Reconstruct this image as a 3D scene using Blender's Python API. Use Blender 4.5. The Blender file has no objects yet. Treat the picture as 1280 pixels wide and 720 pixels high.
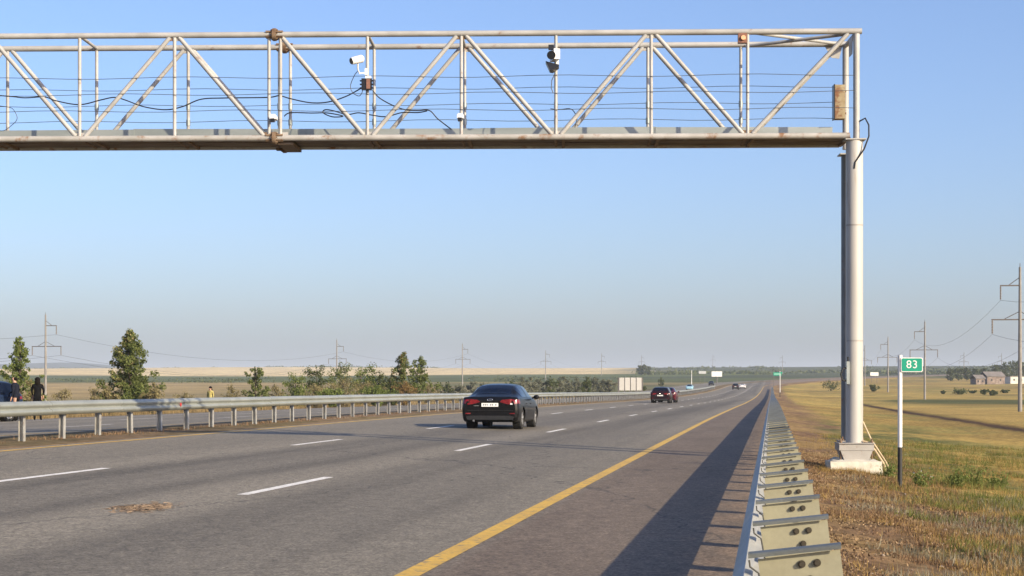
import bpy, math, random
import numpy as np
from mathutils import Vector, Matrix

random.seed(7)
rng = np.random.default_rng(7)
S = bpy.context.scene
COL = S.collection
R = math.radians

# ------------------------------------------------------------------ camera
F = 2050.0                       # focal length in photo pixels (1280 wide)
TH = math.atan(325.0 / F)        # camera turned left of the road direction
CT, ST = math.cos(TH), math.sin(TH)
EYE = 1.475
cam_d = bpy.data.cameras.new("camera")
cam_d.sensor_width = 36.0
cam_d.lens = 36.0 * F / 1280.0
cam_d.shift_y = (483 - 360) / 1280.0
cam_d.clip_start = 0.1
cam_d.clip_end = 30000
cam = bpy.data.objects.new("camera", cam_d)
COL.objects.link(cam)
cam.location = (0, 0, EYE)
cam.rotation_euler = (math.pi / 2, 0, TH)
S.camera = cam

# ------------------------------------------------------------------ sky, sun, exposure
SUN_AZ, SUN_EL = R(180 - 56), R(22.5)
world = bpy.data.worlds.new("World")
S.world = world
world.use_nodes = True
wn = world.node_tree
wn.nodes.clear()
sky = wn.nodes.new("ShaderNodeTexSky")
sky.sky_type = 'NISHITA'
sky.sun_disc = False
sky.sun_elevation = SUN_EL
sky.sun_rotation = SUN_AZ
sky.altitude = 0
sky.air_density = 1.0
sky.dust_density = 2.0
sky.ozone_density = 5.0
bg = wn.nodes.new("ShaderNodeBackground")
bg.inputs['Strength'].default_value = 0.132
wo = wn.nodes.new("ShaderNodeOutputWorld")
tint = wn.nodes.new("ShaderNodeMix"); tint.data_type = 'RGBA'; tint.blend_type = 'MULTIPLY'
tint.inputs['Factor'].default_value = 1.0; tint.inputs['B'].default_value = (1.05, .965, 1.03, 1)
wn.links.new(sky.outputs[0], tint.inputs['A'])
wn.links.new(tint.outputs['Result'], bg.inputs['Color'])
wn.links.new(bg.outputs[0], wo.inputs['Surface'])

sun_d = bpy.data.lights.new("sun", 'SUN')
sun_d.energy = 5.0
sun_d.angle = R(0.55)
sun_d.color = (1.0, 0.84, 0.60)
sun = bpy.data.objects.new("sun", sun_d)
COL.objects.link(sun)
sv = Vector((math.sin(SUN_AZ) * math.cos(SUN_EL), math.cos(SUN_AZ) * math.cos(SUN_EL), math.sin(SUN_EL)))
sun.rotation_euler = sv.to_track_quat('Z', 'Y').to_euler()
sun.location = (30, -30, 40)

S.render.engine = 'CYCLES'
S.cycles.use_denoising = True
S.cycles.max_bounces = 6
S.cycles.volume_bounces = 0
S.cycles.caustics_reflective = False
S.cycles.caustics_refractive = False
S.view_settings.view_transform = 'Standard'
S.view_settings.look = 'None'
S.view_settings.exposure = 0.64
S.view_settings.gamma = 1.0
S.view_settings.use_curve_mapping = False

# ------------------------------------------------------------------ helpers
def place(px, D):
    """World x, y of the point at distance D (along the view axis) seen at photo column px."""
    xc = (px - 640) / F * D
    return xc * CT - D * ST, xc * ST + D * CT

def pchip(xs, ys, q):
    xs = np.asarray(xs, float); ys = np.asarray(ys, float); q = np.asarray(q, float)
    h = np.diff(xs)
    sh = (-1,) + (1,) * (ys.ndim - 1)
    d = np.diff(ys, axis=0) / h.reshape(sh)
    m = np.zeros_like(ys)
    m[0], m[-1] = d[0], d[-1]
    a, b = d[:-1], d[1:]
    with np.errstate(divide='ignore', invalid='ignore'):
        hm = np.where(a * b > 0, 2 * a * b / (a + b), 0.0)
    m[1:-1] = np.nan_to_num(hm)
    i = np.clip(np.searchsorted(xs, q) - 1, 0, len(xs) - 2)
    t = ((q - xs[i]) / h[i])
    t = t.reshape(t.shape + (1,) * (ys.ndim - 1)); hh = h[i].reshape(t.shape)
    return ((2*t**3 - 3*t**2 + 1) * ys[i] + (t**3 - 2*t**2 + t) * hh * m[i]
            + (-2*t**3 + 3*t**2) * ys[i+1] + (t**3 - t**2) * hh * m[i+1])

_lat = np.random.default_rng(3).random((256, 256))
def vnoise(x, y):
    x = np.asarray(x, float); y = np.asarray(y, float)
    xi = np.floor(x).astype(int); yi = np.floor(y).astype(int)
    fx = x - xi; fy = y - yi
    fx = fx*fx*(3-2*fx); fy = fy*fy*(3-2*fy)
    g = lambda a, b: _lat[a % 256, b % 256]
    return (g(xi, yi)*(1-fx)+g(xi+1, yi)*fx)*(1-fy) + (g(xi, yi+1)*(1-fx)+g(xi+1, yi+1)*fx)*fy
def fnoise(x, y, o=3):
    s = 0; a = 0.5; t = 0
    for k in range(o):
        s = s + a * vnoise(x * 2**k + 17*k, y * 2**k + 31*k); t += a; a *= 0.5
    return s / t
def sstep(a, b, x):
    t = np.clip((np.asarray(x, float) - a) / (b - a), 0, 1)
    return t*t*(3-2*t)

ZP_Y = [-200, 60, 110, 180, 260, 350, 440, 520, 650, 800, 1000, 1500, 2000, 2700, 3400, 12000]
ZP_Z = [0, 0, -.1, -.32, -.40, -.15, .42, 1.15, 2.6, 4.3, 7.0, 14.5, 23, 33, 34, 34]
CR_U = [-9000, -60, -42, -35, -32, -17.3, -14.35, 0.15, 0.9, 3, 10, 30, 60, 9000]
CR_Z = [-1.0, -1.0, -.9, -.2, .04, .33, .287, -.003, -.14, -.36, -.9, -.95, -1, -1]
def road_c(y):
    return np.where(np.asarray(y) > 520, (np.clip(y, 520, 1e9) - 520.0)**2 / 3000.0, 0.0)
def cross(u):
    return np.interp(u, CR_U, CR_Z)
def gz(x, y):
    """Ground height."""
    x = np.asarray(x, float); y = np.asarray(y, float)
    u = x - np.where(y < 1900, road_c(y), road_c(1900.0))
    z = pchip(ZP_Y, ZP_Z, y) + cross(u)
    far = sstep(120, 900, np.hypot(u, np.maximum(y - 1100, 0)))
    z = z + far * (fnoise(x / 420.0 + 9, y / 420.0, 2) - .5) * 5
    # far hills beyond the fields
    z = z + 56 * np.exp(-((x + 2560) / 420.0)**2 - ((y - 5600) / 900.0)**2)
    z = z + 22 * np.exp(-((x + 1300) / 300.0)**2 - ((y - 5200) / 700.0)**2)
    return z
def gzf(x, y):
    return float(gz(x, y))
def ztop(py, D):
    return EYE + (483 - py) * D / F

class MB:
    """Collects vertices and faces of ONE mesh."""
    def __init__(s):
        s.v = []; s.f = []; s.m = []; s.cur = 0
    def add(s, vs, fs):
        o = len(s.v); s.v += [tuple(v) for v in vs]
        s.f += [tuple(i + o for i in f) for f in fs]; s.m += [s.cur] * len(fs)
        return s
    def box(s, c, d, rot=None, taper=1.0):
        x, y, z = d[0]/2, d[1]/2, d[2]/2
        vs = [Vector(p) for p in ((-x,-y,-z),(x,-y,-z),(x,y,-z),(-x,y,-z),(-x*taper,-y*taper,z),(x*taper,-y*taper,z),(x*taper,y*taper,z),(-x*taper,y*taper,z))]
        if rot is not None: vs = [rot @ v for v in vs]
        c = Vector(c)
        return s.add([v + c for v in vs], [(0,3,2,1),(4,5,6,7),(0,1,5,4),(1,2,6,5),(2,3,7,6),(3,0,4,7)])
    def tube(s, pts, r, n=10, cap=True):
        pts = [Vector(p) for p in pts]
        rs = r if isinstance(r, (list, tuple)) else [r] * len(pts)
        rings = []; up = None
        for i, p in enumerate(pts):
            a = pts[max(i-1, 0)]; b = pts[min(i+1, len(pts)-1)]
            t = (b - a).normalized()
            if up is None:
                up = Vector((0,0,1)) if abs(t.z) < .9 else Vector((1,0,0))
            x = t.cross(up).normalized(); y = x.cross(t).normalized(); up = y
            rings.append([p + (x*math.cos(2*math.pi*k/n) + y*math.sin(2*math.pi*k/n)) * rs[i] for k in range(n)])
        fs = []
        for i in range(len(pts)-1):
            for k in range(n):
                k2 = (k+1) % n
                fs.append((i*n+k, i*n+k2, (i+1)*n+k2, (i+1)*n+k))
        if cap:
            fs.append(tuple(range(n-1, -1, -1))); fs.append(tuple((len(pts)-1)*n + k for k in range(n)))
        return s.add([v for rr in rings for v in rr], fs)
    def prism(s, poly, a, b, axis='y'):
        """Polygon in the plane across axis, extruded a..b."""
        n = len(poly)
        def mk(p, t):
            return {'y': (p[0], t, p[1]), 'x': (t, p[0], p[1]), 'z': (p[0], p[1], t)}[axis]
        vs = [mk(p, a) for p in poly] + [mk(p, b) for p in poly]
        fs = [tuple(range(n)), tuple(range(2*n-1, n-1, -1))] + [(i, i+n, (i+1) % n + n, (i+1) % n) for i in range(n)]
        return s.add(vs, fs)
    def ball(s, c, r, nu=10, nv=7):
        rx, ry, rz = r if isinstance(r, (list, tuple)) else (r, r, r)
        vs = [(c[0], c[1], c[2]-rz)]
        for j in range(1, nv):
            a = -math.pi/2 + math.pi*j/nv
            for k in range(nu):
                b = 2*math.pi*k/nu
                vs.append((c[0]+rx*math.cos(a)*math.cos(b), c[1]+ry*math.cos(a)*math.sin(b), c[2]+rz*math.sin(a)))
        vs.append((c[0], c[1], c[2]+rz))
        fs = [(0, 1+(k+1) % nu, 1+k) for k in range(nu)]
        for j in range(nv-2):
            for k in range(nu):
                a = 1+j*nu+k; b = 1+j*nu+(k+1) % nu
                fs.append((a, b, b+nu, a+nu))
        t = len(vs)-1; o = 1+(nv-2)*nu
        fs += [(o+k, o+(k+1) % nu, t) for k in range(nu)]
        return s.add(vs, fs)
    def mesh(s, name, mats, smooth=40):
        me = bpy.data.meshes.new(name)
        me.from_pydata(s.v, [], s.f)
        for m in (mats if isinstance(mats, (list, tuple)) else [mats]):
            me.materials.append(m)
        if any(s.m): me.polygons.foreach_set('material_index', s.m)
        if smooth:
            me.polygons.foreach_set('use_smooth', [True] * len(me.polygons))
            me.set_sharp_from_angle(angle=R(smooth))
        me.update()
        return me
    def build(s, name, mats, parent=None, loc=None, rz=0, smooth=40):
        return obj(name, s.mesh(name, mats, smooth), parent, loc, rz)

def obj(name, me, parent=None, loc=None, rz=0):
    o = bpy.data.objects.new(name, me)
    COL.objects.link(o)
    if parent is not None: o.parent = parent
    if loc is not None: o.location = loc
    if rz: o.rotation_euler = (0, 0, rz)
    return o
def tag(o, label=None, cat=None, group=None, kind=None):
    if label: o['label'] = label
    if cat: o['category'] = cat
    if group: o['group'] = group
    if kind: o['kind'] = kind
    return o
def thing(name, label, cat, loc=(0, 0, 0), rz=0, group=None):
    o = obj(name, None, None, loc, rz)
    return tag(o, label, cat, group)
def copy_tree(o, parent=None):
    c = o.copy(); COL.objects.link(c); c.parent = parent
    for ch in list(o.children): copy_tree(ch, c)
    return c
def npmesh(name, V, Fa, mat, smooth=False):
    """Fast mesh from numpy: V (n,3), Fa (m,k)."""
    me = bpy.data.meshes.new(name)
    k = Fa.shape[1]
    me.vertices.add(len(V)); me.vertices.foreach_set('co', np.ascontiguousarray(V, dtype=np.float32).ravel())
    me.loops.add(Fa.size); me.loops.foreach_set('vertex_index', np.ascontiguousarray(Fa, dtype=np.int32).ravel())
    me.polygons.add(len(Fa)); me.polygons.foreach_set('loop_start', np.arange(0, Fa.size, k, dtype=np.int32))
    me.polygons.foreach_set('loop_total', np.full(len(Fa), k, dtype=np.int32))
    if smooth: me.polygons.foreach_set('use_smooth', np.ones(len(Fa), dtype=bool))
    for m in (mat if isinstance(mat, (list, tuple)) else [mat]): me.materials.append(m)
    me.update(calc_edges=True); me.validate()
    return me

# ------------------------------------------------------------------ materials
def mat(name, c1, c2=None, scale=4.0, rough=.6, metal=0.0, bump=0.0, stretch=(1, 1, 1), coat=0.0, spec=.5,
        rust=None, coords='pos', lo=.35, hi=.65, island=0.0, bscale=None, fine=0.0):
    m = bpy.data.materials.new(name); m.use_nodes = True
    nt = m.node_tree; N = nt.nodes; L = nt.links
    b = N['Principled BSDF']
    b.inputs['Roughness'].default_value = rough
    b.inputs['Metallic'].default_value = metal
    b.inputs['Specular IOR Level'].default_value = spec
    if coat:
        b.inputs['Coat Weight'].default_value = coat; b.inputs['Coat Roughness'].default_value = .05
    if coords == 'pos':
        vec = N.new('ShaderNodeNewGeometry').outputs['Position']
    else:
        vec = N.new('ShaderNodeTexCoord').outputs['Object']
    mp = N.new('ShaderNodeMapping'); mp.inputs['Scale'].default_value = stretch
    L.new(vec, mp.inputs['Vector'])
    col = None
    if c2 is None: c2 = tuple(x*.85 for x in c1)
    nz = N.new('ShaderNodeTexNoise'); nz.inputs['Scale'].default_value = scale; nz.inputs['Detail'].default_value = 6
    L.new(mp.outputs[0], nz.inputs['Vector'])
    mr = N.new('ShaderNodeMapRange'); mr.inputs['From Min'].default_value = lo; mr.inputs['From Max'].default_value = hi
    L.new(nz.outputs['Fac'], mr.inputs['Value'])
    mx = N.new('ShaderNodeMix'); mx.data_type = 'RGBA'
    mx.inputs['A'].default_value = (*c1, 1); mx.inputs['B'].default_value = (*c2, 1)
    L.new(mr.outputs[0], mx.inputs['Factor'])
    col = mx.outputs['Result']
    if fine:
        n3 = N.new('ShaderNodeTexNoise'); n3.inputs['Scale'].default_value = scale*14; n3.inputs['Detail'].default_value = 3
        L.new(mp.outputs[0], n3.inputs['Vector'])
        r3 = N.new('ShaderNodeMapRange'); r3.inputs['From Min'].default_value = .3; r3.inputs['From Max'].default_value = .7
        r3.inputs['To Min'].default_value = 1-fine; r3.inputs['To Max'].default_value = 1+fine
        L.new(n3.outputs['Fac'], r3.inputs['Value'])
        m3 = N.new('ShaderNodeMix'); m3.data_type = 'RGBA'; m3.blend_type = 'MULTIPLY'; m3.inputs['Factor'].default_value = 1
        L.new(col, m3.inputs['A']); L.new(r3.outputs[0], m3.inputs['B']); col = m3.outputs['Result']
    if island:
        g = N.new('ShaderNodeNewGeometry')
        r4 = N.new('ShaderNodeMapRange'); r4.inputs['To Min'].default_value = 1-island; r4.inputs['To Max'].default_value = 1+island
        L.new(g.outputs['Random Per Island'], r4.inputs['Value'])
        m4 = N.new('ShaderNodeMix'); m4.data_type = 'RGBA'; m4.blend_type = 'MULTIPLY'; m4.inputs['Factor'].default_value = 1
        L.new(col, m4.inputs['A']); L.new(r4.outputs[0], m4.inputs['B']); col = m4.outputs['Result']
    if rust:
        amount, rc, rs = rust
        n2 = N.new('ShaderNodeTexNoise'); n2.inputs['Scale'].default_value = rs; n2.inputs['Detail'].default_value = 8
        n2.inputs['Roughness'].default_value = .7
        L.new(mp.outputs[0], n2.inputs['Vector'])
        r2 = N.new('ShaderNodeMapRange'); r2.inputs['From Min'].default_value = 1-amount-.06; r2.inputs['From Max'].default_value = 1-amount+.06
        L.new(n2.outputs['Fac'], r2.inputs['Value'])
        m2 = N.new('ShaderNodeMix'); m2.data_type = 'RGBA'
        L.new(r2.outputs[0], m2.inputs['Factor']); L.new(col, m2.inputs['A']); m2.inputs['B'].default_value = (*rc, 1)
        col = m2.outputs['Result']
    L.new(col, b.inputs['Base Color'])
    if bump:
        bn = N.new('ShaderNodeBump'); bn.inputs['Strength'].default_value = bump; bn.inputs['Distance'].default_value = .02
        nb = N.new('ShaderNodeTexNoise'); nb.inputs['Scale'].default_value = bscale or scale*6; nb.inputs['Detail'].default_value = 6
        L.new(mp.outputs[0], nb.inputs['Vector'])
        L.new(nb.outputs['Fac'], bn.inputs['Height']); L.new(bn.outputs[0], b.inputs['Normal'])
    return m

def leaf_mat(name, dark, light, trans=.35):
    m = bpy.data.materials.new(name); m.use_nodes = True
    N = m.node_tree.nodes; L = m.node_tree.links
    N.clear()
    g = N.new('ShaderNodeNewGeometry')
    cr = N.new('ShaderNodeMix'); cr.data_type = 'RGBA'
    cr.inputs['A'].default_value = (*dark, 1); cr.inputs['B'].default_value = (*light, 1)
    L.new(g.outputs['Random Per Island'], cr.inputs['Factor'])
    d = N.new('ShaderNodeBsdfDiffuse'); t = N.new('ShaderNodeBsdfTranslucent')
    L.new(cr.outputs['Result'], d.inputs['Color']); L.new(cr.outputs['Result'], t.inputs['Color'])
    ms = N.new('ShaderNodeMixShader'); ms.inputs[0].default_value = trans
    L.new(d.outputs[0], ms.inputs[1]); L.new(t.outputs[0], ms.inputs[2])
    o = N.new('ShaderNodeOutputMaterial'); L.new(ms.outputs[0], o.inputs['Surface'])
    return m

RUST = (.16, .065, .025)
M = {}
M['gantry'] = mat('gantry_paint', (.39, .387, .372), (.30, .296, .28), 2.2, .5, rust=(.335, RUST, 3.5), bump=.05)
M['gantry_back'] = mat('gantry_back_dark', (.17, .175, .18), (.12, .125, .13), 2.2, .5, rust=(.36, RUST, 3.5), bump=.05)  # darker grey for the rear column than for the front one
M['lower_chord'] = mat('lower_chord_paint', (.39, .38, .36), (.30, .29, .265), 2.2, .55, rust=(.40, (.20, .105, .05), 3.0), bump=.08)
M['column'] = mat('column_paint', (.45, .44, .415), (.345, .335, .31), 3.0, .5, stretch=(1, 1, .12), rust=(.36, (.30, .22, .15), 4.0), bump=.04, lo=.3, hi=.7)
M['foot'] = mat('foot_grey_paint', (.34, .325, .30), (.28, .265, .24), 3, .6, rust=(.36, RUST, 5), bump=.1)
M['rusty'] = mat('rusty_steel', (.11, .06, .03), (.22, .155, .10), 6, .8, bump=.2)
M['deck'] = mat('deck_board', (.085, .057, .038), (.165, .118, .082), 2, .8, stretch=(.6, 4, 4), bump=.2, rust=(.38, (.24, .22, .19), 3))
M['toe'] = mat('toe_board_steel', (.33, .36, .35), (.25, .28, .27), 1.2, .45, metal=.4, stretch=(.5, 1, 3))
M['wire'] = mat('wire_steel', (.07, .075, .08), None, 5, .5, metal=.5)
M['cable'] = mat('cable_black', (.012, .013, .016), None, 5, .5)
M['white_plastic'] = mat('white_plastic', (.72, .73, .74), (.62, .63, .64), 8, .4)
M['black_plastic'] = mat('black_plastic', (.012, .012, .013), None, 8, .35)
M['orange_box'] = mat('junction_orange', (.24, .11, .075), (.17, .08, .055), 20, .7)
M['brown_box'] = mat('brown_box', (.22, .10, .06), (.14, .06, .04), 12, .7)
M['lamp_lens'] = mat('amber_lens', (.8, .45, .25), None, 12, .2)
M['yellow_box'] = mat('weathered_box', (.34, .295, .19), (.24, .185, .10), 5, .7, rust=(.46, RUST, 6))
M['concrete_white'] = mat('whitewashed_concrete', (.60, .57, .48), (.46, .43, .35), 3.5, .9, bump=.4, rust=(.34, (.30, .25, .19), 5))
M['pipe'] = mat('conduit_cream', (.52, .42, .26), (.4, .3, .18), 4, .6)
M['galv'] = mat('galvanised', (.345, .365, .335), (.28, .30, .275), 1.5, .48, metal=.4, rust=(.30, (.28, .22, .16), 3), fine=.06)
M['galv_cool'] = mat('galvanised_cool', (.35, .355, .335), (.29, .295, .275), 2.0, .6, metal=.2, fine=.06, rust=(.31, (.24, .2, .15), 4))
M['console'] = mat('console_plate', (.315, .30, .205), (.27, .255, .172), 2.5, .55, metal=.15, fine=.05, rust=(.29, (.3, .23, .14), 5))
M['post'] = mat('post_steel', (.46, .46, .43), (.34, .33, .30), 3, .5, metal=.35, rust=(.35, (.22, .15, .1), 3))
M['bolt'] = mat('bolt_dark', (.10, .085, .06), None, 20, .5, metal=.7)
M['flange'] = mat('flange_steel', (.14, .152, .148), (.11, .12, .115), 3, .5, metal=.3, fine=.08)  # darker, cooler than the plate: grazing sun and sky reflection put into colour
M['trim_dark'] = mat('brace_dark', (.045, .045, .038), None, 9, .7)
M['red_reflector'] = mat('red_reflector', (.55, .02, .02), None, 20, .3)
M['sign_white'] = mat('sign_white', (.70, .70, .68), (.62, .62, .60), 3, .5)
M['sign_green'] = mat('sign_green', (.0, .27, .17), (.0, .24, .15), 3, .45)
M['sign_black'] = mat('sign_black', (.012, .012, .012), (.02, .02, .02), 6, .6)
M['pole_conc'] = mat('pole_concrete', (.25, .235, .215), (.19, .18, .165), 1.2, .9)
M['arm_steel'] = mat('arm_steel', (.10, .10, .10), (.14, .12, .10), 3, .6, metal=.4)
M['insulator'] = mat('insulator', (.20, .17, .14), None, 8, .3)
M['bark'] = mat('bark', (.12, .09, .065), (.07, .055, .04), 6, .9, bump=.4)
M['tyre'] = mat('tyre_rubber', (.018, .018, .018), (.026, .025, .024), 20, .8)
M['rim'] = mat('alloy_rim', (.62, .62, .62), (.5, .5, .5), 10, .35, metal=.6)
M['glass'] = mat('car_glass', (.004, .006, .014), (.004, .006, .014), 3, .06, spec=.32)
M['tail'] = mat('tail_lamp', (.20, .008, .012), (.11, .004, .006), 14, .25, coat=.3)
M['chrome'] = mat('chrome', (.75, .76, .78), None, 5, .12, metal=1)
M['trim'] = mat('black_trim', (.012, .012, .012), (.018, .018, .018), 6, .5)
M['plate'] = mat('licence_plate', (.74, .75, .74), (.70, .71, .70), 6, .4)
M['plate_ink'] = mat('plate_ink', (.12, .13, .15), None, 9, .5)
M['underbody'] = mat('underbody', (.006, .006, .006), None, 5, .9)
def paint(name, c): return mat(name, c, tuple(x*.92 for x in c), 2, .35, coat=.32, spec=.12, coords='obj')
M['skin'] = mat('skin', (.42, .25, .17), (.38, .22, .15), 10, .6)
M['cloth_black'] = mat('cloth_black', (.007, .007, .008), (.011, .011, .012), 14, .95, spec=.05)
M['cloth_navy'] = mat('cloth_navy', (.010, .012, .02), (.016, .018, .028), 14, .95, spec=.05)
M['hi_vis'] = mat('hi_vis_yellow', (.40, .34, .12), (.32, .27, .09), 12, .9)
M['hair'] = mat('hair_dark', (.008, .006, .005), None, 30, .8, spec=.1)

# ------------------------------------------------------------------ ground
def ground_colors(x, y):
    n1 = fnoise(x / 60.0, y / 60.0, 3); n2 = fnoise(x / 9.0 + 40, y / 9.0, 3); n3 = fnoise(x / 260.0, y / 900.0 + 5, 2)
    c = lambda a: np.array(a)[None, :]
    u = x - np.where(y < 1900, road_c(y), road_c(1900.0))
    mixc = lambda A, B, t: A * (1 - t[:, None]) + B * t[:, None]
    gold = mixc(np.repeat(c((.40, .28, .08)), len(x), 0), c((.30, .205, .06)), sstep(.35, .65, n1))
    gold = mixc(gold, c((.17, .17, .05)), sstep(.48, .72, n2) * .6)
    olive = mixc(np.repeat(c((.215, .175, .08)), len(x), 0), c((.125, .125, .052)), sstep(.35, .65, n1))
    C = np.where((u > -16)[:, None], gold, olive)
    # the left-hand meadow: dry near the verge, greener to the middle of the view
    dry = mixc(np.repeat(c((.38, .275, .125)), len(x), 0), c((.27, .205, .09)), sstep(.4, .7, n2))
    tl = sstep(-60, -160, u + 0.10 * y)
    C = mixc(C, dry, tl * (u < -16))
    # green belt and wheat farther off
    gb = sstep(780, 850, y + 90*(n1-.5)) * sstep(1450, 1380, y + 60*(n3-.5)) * (u < -30)
    green = mixc(np.repeat(c((.105, .125, .04)), len(x), 0), c((.075, .09, .03)), sstep(.4, .7, n1))
    C = mixc(C, green, gb)
    wb = sstep(1380, 1400, y) * sstep(2780, 2750, y) * sstep(-100, -140, x + (y - 1400) * .085)
    wheat = mixc(np.repeat(c((.66, .52, .28)), len(x), 0), c((.60, .46, .23)), n3)
    dk = mixc(np.repeat(c((.052, .066, .030)), len(x), 0), c((.085, .09, .04)), sstep(.35, .65, fnoise(x / 300.0, y / 120.0, 3)))
    far = sstep(950, 1150, y - 250*(n3-.5))
    C = mixc(C, dk, far * (u > -200))
    C = mixc(C, dk, sstep(1380, 1400, y) * (u <= -200))
    C = mixc(C, wheat, wb)
    # right-hand field: green damp strip, dark dirt track, tan stubble beside it
    gs = np.exp(-((y - 300 - .10 * x) / 34.0)**2) * sstep(14, 30, x) * (.5 + n2)
    C = mixc(C, c((.065, .08, .026)), np.clip(gs*1.5, 0, .9))
    gs2 = np.exp(-((y - 420 - .1 * x) / 14.0)**2) * sstep(40, 60, x) * .7
    C = mixc(C, c((.085, .085, .035)), np.clip(gs2, 0, .8))
    tan = np.exp(-((y - 160) / 55.0)**2) * sstep(15, 17, x) * (y > 70)
    C = mixc(C, c((.40, .275, .085)), np.clip(tan, 0, .8))
    tr = np.exp(-((x - 13.7 - .7*(n1-.5)) / .8)**2) * sstep(50, 80, y) * sstep(330, 240, y)
    C = mixc(C, c((.06, .034, .02)), np.clip(tr*1.4, 0, .97))
    tr2 = np.exp(-((u - 60 - .05*y) / 4.0)**2) * sstep(300, 350, y) * sstep(800, 700, y)
    C = mixc(C, c((.20, .125, .06)), np.clip(tr2, 0, .8))
    # verge beside the guardrail, greener ditch below it
    vg = sstep(-.2, .2, u) * sstep(4.2, 2.2, u + 1.5*(n2-.5)) * (y < 900)
    soil = mixc(np.repeat(c((.17, .105, .062)), len(x), 0), c((.26, .175, .075)), sstep(.35, .6, fnoise(x / 1.3, y / 2.1, 3)))
    C = mixc(C, soil, vg)
    n4 = fnoise(x / 1.6 + 5, y / 1.9 + 10, 3)
    dg = sstep(1.3, 2.4, u) * sstep(9, 6, u) * sstep(120, 60, y) * sstep(.42, .62, n4)
    C = mixc(C, c((.105, .115, .036)), np.clip(dg, 0, .85))
    # median earth
    md = ((u > -17.4) & (u < -14.2)) * 1.0
    C = mixc(C, mixc(np.repeat(c((.215, .15, .088)), len(x), 0), c((.165, .125, .06)), sstep(.4, .6, fnoise(x / .8, y / 4.0, 3))), md)
    # shoulder gravel of the far carriageway
    mg = np.exp(-((u + 33.0) / .9)**2)
    C = mixc(C, c((.20, .155, .10)), np.clip(mg, 0, .8))
    # far blue-green hills
    C = mixc(C, c((.045, .055, .04)), sstep(3000, 3600, y))
    return C

us = np.concatenate([-np.geomspace(62, 5200, 62)[::-1], np.arange(-60, -34, 2.0), [-34, -33, -32.35, -32.0, -31.9, -25, -17.4, -17.3, -17.0, -16.4, -15.8, -15.2, -14.6, -14.35, -14.25, -7, 0.05, .15],
                     np.arange(.4, 8, .4), np.arange(8, 20, .6), np.arange(20.5, 60, 2.5), np.geomspace(62, 5200, 62)])
ys = np.concatenate([np.arange(-30, 6, 6.0), np.arange(6, 60, .6), np.arange(60, 130, 2.0), np.geomspace(132, 9500, 150)])
UU, YY = np.meshgrid(us, ys)
XX = UU + np.where(YY < 1900, road_c(YY), road_c(1900.0))
ZZ = gz(XX, YY)
under = ((UU > -31.95) & (UU < -17.35)) | ((UU > -14.3) & (UU < .1))
ZZ = ZZ - np.where(under, .08, 0)
micro = (fnoise(XX / .7, YY / .7, 3) - .5) * .16 * ((UU > .5) & (UU < 20)) * sstep(.5, 1.5, UU)
ZZ = ZZ + micro
ZZ = ZZ + (fnoise(XX / .6, YY / 1.2, 2) - .5) * .05 * ((UU > -17.2) & (UU < -14.5))
nx, ny = len(us), len(ys)
idx = np.arange(nx * ny).reshape(ny, nx)
Fq = np.stack([idx[:-1, :-1], idx[:-1, 1:], idx[1:, 1:], idx[1:, :-1]], -1).reshape(-1, 4)
V = np.stack([XX, YY, ZZ], -1).reshape(-1, 3)

def ground_material():
    m = bpy.data.materials.new('ground_fields'); m.use_nodes = True
    N = m.node_tree.nodes; L = m.node_tree.links; b = N['Principled BSDF']
    b.inputs['Roughness'].default_value = .95; b.inputs['Specular IOR Level'].default_value = .1
    at = N.new('ShaderNodeAttribute'); at.attribute_name = 'field'
    g = N.new('ShaderNodeNewGeometry')
    col = at.outputs['Color']
    def layer(scale, lo, hi, stretch, detail=6):
        nonlocal col
        mp = N.new('ShaderNodeMapping'); mp.inputs['Scale'].default_value = stretch
        L.new(g.outputs['Position'], mp.inputs['Vector'])
        n = N.new('ShaderNodeTexNoise'); n.inputs['Scale'].default_value = scale; n.inputs['Detail'].default_value = detail
        n.inputs['Roughness'].default_value = .65
        L.new(mp.outputs[0], n.inputs['Vector'])
        r = N.new('ShaderNodeMapRange'); r.inputs['From Min'].default_value = .3; r.inputs['From Max'].default_value = .7
        r.inputs['To Min'].default_value = lo; r.inputs['To Max'].default_value = hi
        L.new(n.outputs['Fac'], r.inputs['Value'])
        mx = N.new('ShaderNodeMix'); mx.data_type = 'RGBA'; mx.blend_type = 'MULTIPLY'; mx.inputs['Factor'].default_value = 1
        L.new(col, mx.inputs['A']); L.new(r.outputs[0], mx.inputs['B']); col = mx.outputs['Result']
        return n
    n1 = layer(3.0, .42, 1.5, (1, 1, 1), 8)
    layer(.12, .75, 1.25, (1, .5, 1), 8)
    layer(.012, .82, 1.18, (1, 1, 1), 6)
    L.new(col, b.inputs['Base Color'])
    bp = N.new('ShaderNodeBump'); bp.inputs['Strength'].default_value = .9; bp.inputs['Distance'].default_value = .08
    L.new(n1.outputs['Fac'], bp.inputs['Height']); L.new(bp.outputs[0], b.inputs['Normal'])
    return m
gm = ground_material()
gme = npmesh('ground', V, Fq, gm, smooth=True)
ca = gme.color_attributes.new('field', 'FLOAT_COLOR', 'POINT')
CC = np.concatenate([ground_colors(V[:, 0], V[:, 1]), np.ones((len(V), 1))], 1)
ca.data.foreach_set('color', CC.astype(np.float32).ravel())
ground = tag(obj('ground', gme), kind='structure')

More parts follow.
